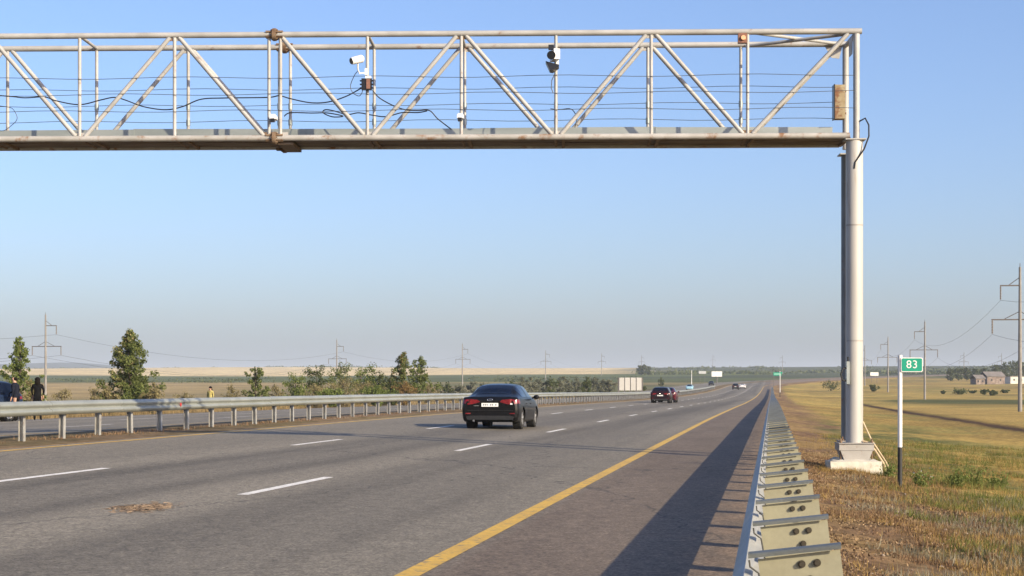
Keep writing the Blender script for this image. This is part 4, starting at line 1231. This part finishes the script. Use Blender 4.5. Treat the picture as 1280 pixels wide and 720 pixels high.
MB().tube([(0, 0, .9), (0, 0, ztop(464, 300) - z)], .06, 8).build('post', M['sign_white'], t)
MB().tube([(0, 0, -.3), (0, 0, .898)], .061, 8).build('post_foot', M['sign_black'], t)
MB().box((.22, -.07, ztop(466, 300) - z), (.4, .02, .28)).build('panel', M['sign_green'], t)
x, y, z = ground_at(864.5, 690)
t = thing('lamp_post', 'pale slender mast beyond the far carriageway, left of the billboard', 'post', (x, y, z), 0)
MB().tube([(0, 0, -.5), (0, 0, ztop(463, 690) - z)], [.16, .10], 8).build('mast', M['sign_white'], t)
MB().box((.0, -.3, ztop(463, 690) - z), (.3, .7, .12)).build('head', M['sign_white'], t)
x, y, z = ground_at(1093, 760)
t = thing('road_sign', 'small white board in the field just right of the gantry column', 'sign', (x, y, z), TH)
MB().box((0, 0, ztop(467.5, 760) - z), (3.8, .12, 1.6)).build('panel', M['sign_white'], t)
for sg in (-1, 1): MB().tube([(sg*1.2, .12, -.4), (sg*1.2, .12, ztop(467, 760) - z)], .08, 6).build('post', M['arm_steel'], t)

# ------------------------------------------------------------------ farm buildings
M['wall_brown'] = mat('wall_weathered', (.20, .15, .12), (.12, .09, .075), .5, .9, rust=(.45, (.27, .22, .18), .6))
M['wall_white'] = mat('wall_white', (.62, .58, .52), (.5, .46, .4), .4, .9)
M['roof_grey'] = mat('roof_slate', (.20, .175, .155), (.14, .125, .11), .5, .8)
M['window_dark'] = mat('window_dark', (.02, .022, .025), None, 2, .2)
def house(px, D, pw_, top, label, wallm, gable=True, depth=7):
    x, y, z = ground_at(px, D); s = D / F
    t = thing('farm_building', label, 'building', (x, y, z), TH + R(12))
    w = pw_ * s; h = ztop(top, D) - z
    eave = h*.62 if gable else h*.92
    MB().box((0, 0, eave/2 - .4), (w, depth, eave + .8)).build('wall', wallm, t, smooth=0)
    rf = MB()
    if gable: rf.prism([(-depth/2 - .4, eave - .05), (0, h), (depth/2 + .4, eave - .05), (depth/2 + .4, eave + .12), (0, h + .2), (-depth/2 - .4, eave + .12)], -w/2 - .3, w/2 + .3, 'x')
    else: rf.box((0, 0, eave + .12), (w + .5, depth + .5, .25))
    rf.build('roof', M['roof_grey'], t, smooth=0)
    n = max(2, int(w / 3.2))
    for k in range(n):
        wd = MB().box((-w/2 + (k+.5)*w/n, -depth/2 - .02, eave*.55), (.7, .08, .8)).build('window', M['window_dark'], t, smooth=0)
    return t
house(1240, 700, 24, 465, 'low brown weathered farm building with grey gabled roof under the far trees', M['wall_brown'])
house(1268, 720, 20, 470, 'long low white farm shed beside the right-edge power pole', M['wall_white'], False, 6)
house(1222, 690, 12, 469, 'small collapsed brown shed at the left end of the farm', M['wall_brown'], True, 5)
# ------------------------------------------------------------------ vegetation
LEAF = dict(
    green=leaf_mat('leaf_green', (.075, .10, .028), (.23, .26, .095), .42),
    dark=leaf_mat('leaf_dark', (.05, .07, .025), (.15, .165, .068), .4),
    lime=leaf_mat('leaf_lime', (.09, .125, .03), (.26, .30, .10), .42),
    brown=leaf_mat('leaf_brown', (.15, .13, .06), (.30, .255, .13), .25),
    rust=leaf_mat('leaf_rust', (.15, .10, .04), (.30, .20, .085), .3),
    silver=leaf_mat('leaf_silver', (.09, .10, .065), (.20, .20, .14), .2))
def leaves(centers, sizes, ls, lmat, name='crown', parent=None, flat=.0):
    """Leaf-sized quads scattered round clump centres; centers (n,3), sizes (n,)"""
    n = len(centers)
    d = rng.normal(size=(n, 3)); d /= np.linalg.norm(d, axis=1)[:, None]
    C = centers + d * (sizes * rng.random(n)**.5)[:, None]
    a = rng.normal(size=(n, 3)); a /= np.linalg.norm(a, axis=1)[:, None]
    b = np.cross(a, rng.normal(size=(n, 3))); b /= np.linalg.norm(b, axis=1)[:, None]
    s = ls * (.6 + .8*rng.random(n))[:, None]
    V_ = np.stack([C - a*s*.5, C + b*s*.32, C + a*s*.5, C - b*s*.32], 1)
    return obj(name, npmesh(name, V_.reshape(-1, 3), np.arange(4*n).reshape(-1, 4), lmat), parent)
def tree(name, label, px, D, top, wpx, lm='green', shape='cone', nl=3200, ls=.17, group=None, cat='tree', x=None, y=None, lm2=None, low=.08):
    if x is None: x, y = place(px, D)
    z = gzf(x, y); h = ztop(top, D) - z; rad = wpx/2 * D / F
    t = thing(name, label, cat, (x, y, z), 0, group)
    tk = MB(); lean_ = random.uniform(-.03, .03)*h
    tk.tube([(0, 0, -.4), (lean_*.3, 0, h*.35), (lean_, 0, h*.95)], [.03*h*.55 + .03, .03*h*.4 + .015, .01], 7)
    nb = max(14, int(18 + nl/260)); cl = []; rc = []
    for k in range(nb):
        f = (k + random.random())/nb; zz = h*(low + (1 - low - .06)*f)
        if shape == 'cone': rr = rad * (1.10*(1 - f)**.72) * random.choice((.5, .75, .95, 1.1, 1.25)) * random.uniform(.85, 1.1) + .10
        elif shape == 'round': rr = rad * math.sqrt(max(.05, 1 - (2*f - .9)**2*.8)) * random.uniform(.45, 1.15)
        else: rr = rad * (.55 + .45*math.sin(math.pi*min(1, f*1.1))) * random.uniform(.4, 1.2); zz *= random.uniform(.75, 1.06)
        a = k*2.4 + random.uniform(-.5, .5)
        e_ = (rr*math.cos(a)*.8, rr*math.sin(a)*.8, zz + rr*.35)
        tk.tube([(lean_*f, 0, zz*.85), (e_[0]*.5, e_[1]*.5, zz + rr*.05), e_], [.012*h*(1-f)+.01, .01, .005], 4)
        for q in (.35, .7, .95, 1.12):
            cl.append((e_[0]*q*1.1, e_[1]*q*1.1, zz + rr*.35*q + random.uniform(-.1, .1)*rad)); rc.append(rad*(.06 + .20*random.random()**2) * (1.2 - .5*f if shape == 'cone' else 1.25))
    cl.append((lean_, 0, h*.97)); rc.append(rad*.14)
    tk.build('trunk', M['bark'], t)
    cl = np.array(cl); rc = np.array(rc)
    wts = rc**1.7; pick = rng.choice(len(cl), nl, p=wts/wts.sum())
    cr = leaves(cl[pick], rc[pick], ls, LEAF[lm], 'crown', t)
    if lm2:
        pk = rng.choice(len(cl), nl//3, p=wts/wts.sum()); cc = cl[pk]; sel = cc[:, 0] < .1
        leaves(cc[sel], rc[pk][sel]*1.1, ls, LEAF[lm2], 'crown', t)
    return t
tree('young_tree', 'small green tree at the left edge above the two standing people', 24, 96, 420, 52, 'lime', 'cone', 8500, .115)
tree('young_tree', 'bushy green tree alone behind the guardrail, left of the long meadow', 163, 92, 411, 64, 'green', 'cone', 15000, .115, lm2='brown')
tree('young_tree', 'round green bush-like tree between the vested person and the thicket', 320, 125, 459, 30, 'green', 'round', 3600, .13)
tree('poplar_tree', 'slender poplar with yellowing left side, left of the pair', 504, 140, 440, 42, 'green', 'cone', 5200, .13, lm2='rust', group='poplar pair')
tree('poplar_tree', 'slender green poplar, right of the pair', 525, 142, 445, 40, 'green', 'cone', 5200, .13, group='poplar pair')
shrubs = [(395, 140, 457, 40, 'dark'), (425, 150, 452, 44, 'green'), (452, 143, 460, 44, 'lime'), (474, 146, 464, 34, 'dark'), (488, 138, 474, 30, 'dark'),
          (370, 133, 473, 42, 'lime'), (345, 128, 484, 30, 'brown'), (430, 126, 474, 48, 'brown'), (458, 128, 480, 38, 'brown'), (395, 124, 482, 40, 'brown'), (505, 127, 478, 36, 'rust'), (535, 150, 480, 30, 'brown'),
          (134, 88, 482, 26, 'brown'), (192, 90, 480, 30, 'brown'), (118, 120, 486, 36, 'brown'), (230, 130, 488, 36, 'brown'), (290, 135, 480, 30, 'brown'), (10, 100, 470, 34, 'lime'), (40, 94, 474, 22, 'brown'), (80, 120, 487, 36, 'brown'), (470, 122, 486, 40, 'lime'), (415, 121, 488, 34, 'lime')]
where = ['tall dark green shrub at the left end of the thicket', 'tallest green shrub of the thicket, in front of the power pole', 'light green shrub in the middle of the thicket', 'dark shrub right of the thicket middle', 'low dark shrub left of the poplar pair',
         'yellow-green shrub just left of the thicket', 'dry brown shrub left of the thicket near the round tree', 'broad dry brown bush in front of the thicket', 'dry brown bush in front of the dark thicket end', 'low dry bush in front of the thicket left end', 'rust-brown bush under the poplar pair', 'dry bush right of the poplar pair',
         'bare brown bush against the left side of the lone green tree', 'bare brown bush against the right side of the lone green tree', 'low dry bush left of the lone green tree', 'low dry bush right of the lone green tree', 'dry bush right of the vested person', 'light green bush at the left edge above the parked car', 'dry bush behind the two standing people', 'low dry bush right of the left power pole', 'low yellow-green bush under the thicket, right half', 'low yellow-green bush under the thicket, left half']
for (px_, D, top, w_, lm), lab in zip(shrubs, where):
    dry = lm in ('brown', 'rust')
    tree('shrub', lab, px_, D, top, w_, lm, 'bush', 2600 if dry else 3400, .09 if dry else .13, 'shrubs beyond the far carriageway', 'shrub', low=.02)
ordn = ['first', 'second', 'third', 'fourth', 'fifth', 'sixth', 'seventh', 'eighth', 'ninth', 'tenth', 'eleventh', 'twelfth', 'thirteenth', 'fourteenth', 'fifteenth', 'sixteenth', 'seventeenth', 'eighteenth']
row = [560, 575, 590, 604, 640, 652, 664, 676, 688, 700, 711, 722, 733, 744, 754, 761]
for k, px_ in enumerate(row):
    D = 300 + random.uniform(-12, 25) + k*3
    top = (480 if px_ < 620 else 475 - 3*math.sin((px_-630)/140*math.pi)) + random.uniform(-2, 2)
    tree('silver_shrub', 'silvery grey-green shrub, %s from the left in the roadside row' % ordn[k], px_, D, top, random.uniform(17, 23), 'silver' if k % 4 else 'dark', 'bush', 1800, .26, 'silvery shrub row', 'shrub', low=.02)
for px_, D, top, w_, lab in ((1040, 500, 479.5, 26, 'dark low bush in the field left of the gantry column'), (1092, 480, 482, 13, 'small dark bush right of the gantry column'), (827, 560, 472, 9, 'small round dark bush in the meadow above the maroon hatchback'), (805, 420, 483, 6, 'tiny dark bush right of the panelled board'),
                            (1200, 420, 489.6, 24, 'wide dark low bush in the right-hand field'), (1216, 445, 489.3, 11, 'small dark bush right of the wide low bush'), (1230, 415, 487.5, 10, 'upright dark bush in the right-hand field'), (1241, 400, 488.4, 14, 'rounded dark bush left of the right-edge pole'), (1256, 450, 488.6, 12, 'faint dark bush nearest the right-edge pole'), (1179, 430, 488.6, 6, 'tiny dark bush right of the kilometre sign pole')):
    tree('field_bush', lab, px_, D, top, w_, 'dark', 'bush', 900, .3, 'dark field bushes', 'bush', low=.02)
rt = [(1188, 462, 15), (1198, 461, 15), (1208, 460, 14), (1218, 461, 14), (1229, 461, 13), (1245, 456, 18), (1257, 453, 18), (1268, 451, 20), (1279, 453, 18), (1291, 452, 18)]
for k, (px_, top, w_) in enumerate(rt):
    tree('farm_tree', 'dark tree behind the farm buildings, %s from the left' % ordn[k], px_, 830 + 20*(k % 3), top, w_, 'dark', 'round', 1400, .6, 'trees behind the farm')
for k, (px_, w_, top) in enumerate(((800, 9, 457), (805, 10, 456), (811, 9, 458))):
    tree('horizon_tree', 'far tree on the skyline above the panelled board, %s from the left' % ordn[k], px_, 1250, top, w_, 'dark', 'round', 500, 1.1, 'skyline trees')

# far woods along the skyline: one mass
def far_wood(name, spots, seed, lmat, ls_=2.4):
    r2 = np.random.default_rng(seed); cs = []; ss = []
    for (px_, D, hh, ww) in spots:
        x, y = place(px_, D); z = gzf(x, y)
        m = 26
        cs.append(np.stack([x + r2.normal(0, ww*.4, m), y + r2.normal(0, ww*.4, m), z + r2.random(m)*hh], 1)); ss.append(np.full(m, ww*.28))
    o = leaves(np.concatenate(cs), np.concatenate(ss)*np.array([.5]), ls_, lmat, name)
    return o
sp = []
r3 = np.random.default_rng(11)
for k in range(420):
    px_ = r3.uniform(798, 1300); D = r3.choice([1350, 1550, 1800, 2050]) + r3.uniform(-60, 60)
    if fnoise(px_/30.0, D/200.0, 2) < .42: continue
    sp.append((px_, D, r3.uniform(.8, 2.4), r3.uniform(7, 14)))
tag(far_wood('far_woodland', sp, 5, LEAF['dark']), 'dull green belt of far woods under the skyline', 'woodland', kind='stuff')
sp = []
for k in range(150):
    px_ = r3.uniform(-20, 560)
    if 330 < px_ < 545 or px_ < 130 or r3.random() < .12:
        sp.append((px_, 2760 + r3.uniform(-30, 40), r3.uniform(1.5, 3) if px_ > 300 else 1.2, r3.uniform(8, 16)))
tag(far_wood('far_hedge', sp, 6, LEAF['dark']), 'thin dark tree line on the crest of the pale wheat field', 'woodland', kind='stuff')
sp = []
for k in range(260):
    px_ = r3.uniform(-10, 800); D = r3.choice([860, 960, 1080]) + r3.uniform(-25, 25)
    if fnoise(px_/22.0, D/90.0, 2) > .5: sp.append((px_, D, r3.uniform(.2, .7), r3.uniform(4, 9)))
tag(far_wood('meadow_scrub', sp, 8, LEAF['dark'], 1.2), 'dark scrub dotted along the green belt below the wheat', 'scrub', kind='stuff')

# grass
def blades(n, xs_, ys_, hmin, hmax, wid, lean_, name, lmat, label, tuft=10, spread=.06, flat=None):
    m = len(xs_)
    idx_ = rng.integers(0, m, n)
    x = xs_[idx_] + rng.normal(0, spread, n); y = ys_[idx_] + rng.normal(0, spread, n)
    z = gz(x, y) + (fnoise(x / .7, y / .7, 3) - .5) * .16 * sstep(.5, 1.5, x) * (x > .5) - .01
    h = hmin + (hmax - hmin) * rng.random(n)**2
    a = rng.random(n)*2*math.pi; l = np.abs(rng.normal(0, lean_, n)); l = np.clip(l, 0, 1.6)
    dx = np.cos(a)*np.sin(l)*h; dy = np.sin(a)*np.sin(l)*h; dz = np.cos(l)*h
    b = rng.random(n)*math.pi; wx = np.cos(b)*wid*(.6 + .8*rng.random(n)); wy = np.sin(b)*wid*(.6 + .8*rng.random(n))
    base = np.stack([x, y, z], 1)
    V_ = np.stack([base - np.stack([wx, wy, 0*wx], 1), base + np.stack([wx, wy, 0*wx], 1), base + np.stack([dx, dy, np.maximum(dz, .015)], 1)], 1)
    o = obj(name, npmesh(name, V_.reshape(-1, 3), np.arange(3*n).reshape(-1, 3), lmat))
    return tag(o, label, 'grass', kind='stuff')
G_DRY = leaf_mat('grass_dry', (.20, .125, .045), (.44, .31, .11), .3)
G_DEAD = leaf_mat('grass_dead', (.10, .058, .036), (.30, .195, .11), .2)
G_GRN = leaf_mat('grass_green', (.075, .095, .022), (.21, .22, .07), .3)
G_MEADOW = leaf_mat('grass_meadow', (.17, .125, .06), (.32, .235, .12), .25)
G_SIL = leaf_mat('grass_silver', (.16, .15, .10), (.32, .29, .21), .25)
def scatter(n, x0, x1f, y0, y1, dens=None):
    y = y0 + (y1 - y0) * rng.random(n)**1.5
    x = x0 + (x1f(y) - x0) * rng.random(n)
    if dens is not None:
        k = rng.random(n) < dens(x, y); x, y = x[k], y[k]
    return x, y
xlim = lambda y: y*.165 + 1.2
pn = lambda x, y, s, o: fnoise(x/s + o, y/s + o*2, 3)
X_, Y_ = scatter(26000, .5, xlim, 8, 60, lambda x, y: sstep(.3, .6, pn(x, y, 1.2, 3)) * (.25 + .75*sstep(.9, 2.2, x)))
blades(120000, X_, Y_, .03, .14, .004, .95, 'dry_grass', G_DRY, 'short golden dry grass covering the right-hand verge', spread=.05)
X_, Y_ = scatter(16000, .5, lambda y: np.minimum(xlim(y), 3.2), 8, 40, lambda x, y: sstep(.35, .6, pn(x, y, .9, 8)))
blades(110000, X_, Y_, .02, .10, .005, 1.3, 'dead_grass', G_DEAD, 'matted brown dead grass beside the near guardrail', spread=.05)
X_, Y_ = scatter(12000, 1.3, xlim, 10, 60, lambda x, y: sstep(.44, .60, pn(x, y, 1.3, 5)) * sstep(1.5, 2.3, x))
blades(46000, X_, Y_, .04, .22, .005, .75, 'green_grass', G_GRN, 'green grass tufts in the dip beyond the kilometre sign', spread=.09)
X_, Y_ = scatter(4000, 1.0, lambda y: np.minimum(xlim(y), 4.2), 13, 30, lambda x, y: sstep(.52, .62, pn(x, y, 1.4, 15)))
blades(13000, X_, Y_, .04, .16, .005, .85, 'wormwood', G_SIL, 'grey-green wormwood patches on the verge', spread=.08)
X_ = np.concatenate([rng.normal(1.59, .6, 300), rng.normal(1.3, .3, 200)]); Y_ = np.concatenate([rng.normal(gy - .75, .12, 300), rng.normal(gy - .2, .6, 200)])
k_ = (X_ > .9); blades(5000, X_[k_], Y_[k_], .04, .15, .004, .5, 'footing_grass', G_DRY, 'taller dry grass fringing the concrete footing', spread=.05)
# grass fringe along the median and on the far verge
Y_ = 20 + 130*rng.random(5000)**1.3; X_ = -15.9 + rng.normal(0, .25, 5000)
k_ = fnoise(X_*0 + 1, Y_/3.0, 2) > .4
blades(9000, X_[k_], Y_[k_], .03, .11, .008, .7, 'median_grass', G_DEAD, 'thin dry grass under the median guardrail', spread=.08)
Y_ = 35 + 110*rng.random(9000); X_ = -33.2 - 9*rng.random(9000)**1.3
blades(60000, X_, Y_, .10, .55, .014, .35, 'verge_grass', G_MEADOW, 'tall dry grass along the far verge', spread=.2)
Y_ = 60 + 260*rng.random(16000)**1.3; X_ = -36 - 60*rng.random(16000)
blades(70000, X_, Y_, .2, .8, .03, .35, 'meadow_grass', G_MEADOW, 'tall dry grass of the left meadow', spread=.4)
# a few leafy weeds standing on the verge
weeds = [(1216, 31, 578, 'tall dark green weed stalks in the grass right of the kilometre sign'), (1195, 30, 592, 'leaning green weed left of the tall stalks'), (1150, 29, 588, 'weed with pale flower heads right beside the kilometre sign'), (1110, 31, 580, 'green weed at the foot of the conduit pipes'), (1248, 31, 592, 'green weed at the right edge of the dip')]
for px_, D, top, lab in weeds:
    x, y = place(px_, D); z = gzf(x, y)
    t = thing('weed', lab, 'plant', (x, y, z), 0, 'verge weeds')
    h = max(.3, ztop(top, D) - z); st = MB(); cs = []
    for k in range(16):
        a = random.uniform(0, 6.28); rr = h*random.uniform(.1, .75); e_ = (math.cos(a)*rr, math.sin(a)*rr, h*random.uniform(.45, 1))
        st.tube([(e_[0]*.25, e_[1]*.25, -.05), (e_[0]*.5, e_[1]*.5, e_[2]*.6), e_], [.005, .004, .002], 4)
        for q in np.linspace(.15, 1, 8): cs.append((e_[0]*(.25 + .75*q), e_[1]*(.25 + .75*q), e_[2]*q))
    st.build('stem', LEAF['green'], t)
    cs = np.array(cs); pk = rng.integers(0, len(cs), 420)
    tag(leaves(cs[pk], np.full(420, .10), .042, LEAF['lime'], 'leaf_mass', t), kind='stuff')
    if 'flower' in lab:
        tp = cs[7::8]; pk = rng.integers(0, len(tp), 26); tag(leaves(tp[pk] + np.array([0, 0, .02]), np.full(26, .025), .028, M['sign_white'], 'flower_heads', t), kind='stuff')
X_, Y_ = scatter(42000, .42, lambda y: np.minimum(y*.12 + .6, 3.0), 8, 42, lambda x, y: sstep(.35, .6, pn(x, y, .5, 21)))
Z_ = gz(X_, Y_) + (fnoise(X_ / .7, Y_ / .7, 3) - .5) * .16 * sstep(.5, 1.5, X_) * (X_ > .5) + .012
tag(leaves(np.stack([X_, Y_, Z_], 1), np.full(len(X_), .02), .03, leaf_mat('dead_litter', (.10, .065, .04), (.38, .27, .16), .2), 'dead_litter'), 'brown dead plant litter covering the soil beside the near guardrail', 'litter', kind='stuff')
# pebbles on the verge
X_, Y_ = scatter(160, .45, lambda y: np.minimum(y*.1 + .6, 2.6), 8, 30)
pb = MB()
for x, y in zip(X_, Y_):
    r = random.uniform(.006, .022); pb.ball((x, y, gzf(x, y) + (float(fnoise(np.array([x/.7]), np.array([y/.7]), 3)[0]) - .5)*.16*float(sstep(.5, 1.5, x)) + r*.3), (r*1.2, r, r*.7), 5, 4)
tag(pb.build('verge_gravel', mat('pebble', (.20, .15, .11), (.30, .25, .2), 9, .9)), 'scattered pebbles on the verge', 'gravel', kind='stuff')

# ------------------------------------------------------------------ haze
hz_ = MB().box((0, 4700, 60), (11400, 9800, 128)).build('haze', [], None, smooth=0)
hm = bpy.data.materials.new('haze'); hm.use_nodes = True
hn = hm.node_tree; hn.nodes.clear()
pv = hn.nodes.new('ShaderNodeVolumePrincipled'); pv.inputs['Color'].default_value = (.80, .895, 1.0, 1); pv.inputs['Density'].default_value = 1.35e-4
pv.inputs['Anisotropy'].default_value = 0.0
ho = hn.nodes.new('ShaderNodeOutputMaterial'); hn.links.new(pv.outputs[0], ho.inputs['Volume'])
hz_.data.materials.clear(); hz_.data.materials.append(hm)
tag(hz_, 'thin pale haze over the plain', 'haze', kind='stuff')
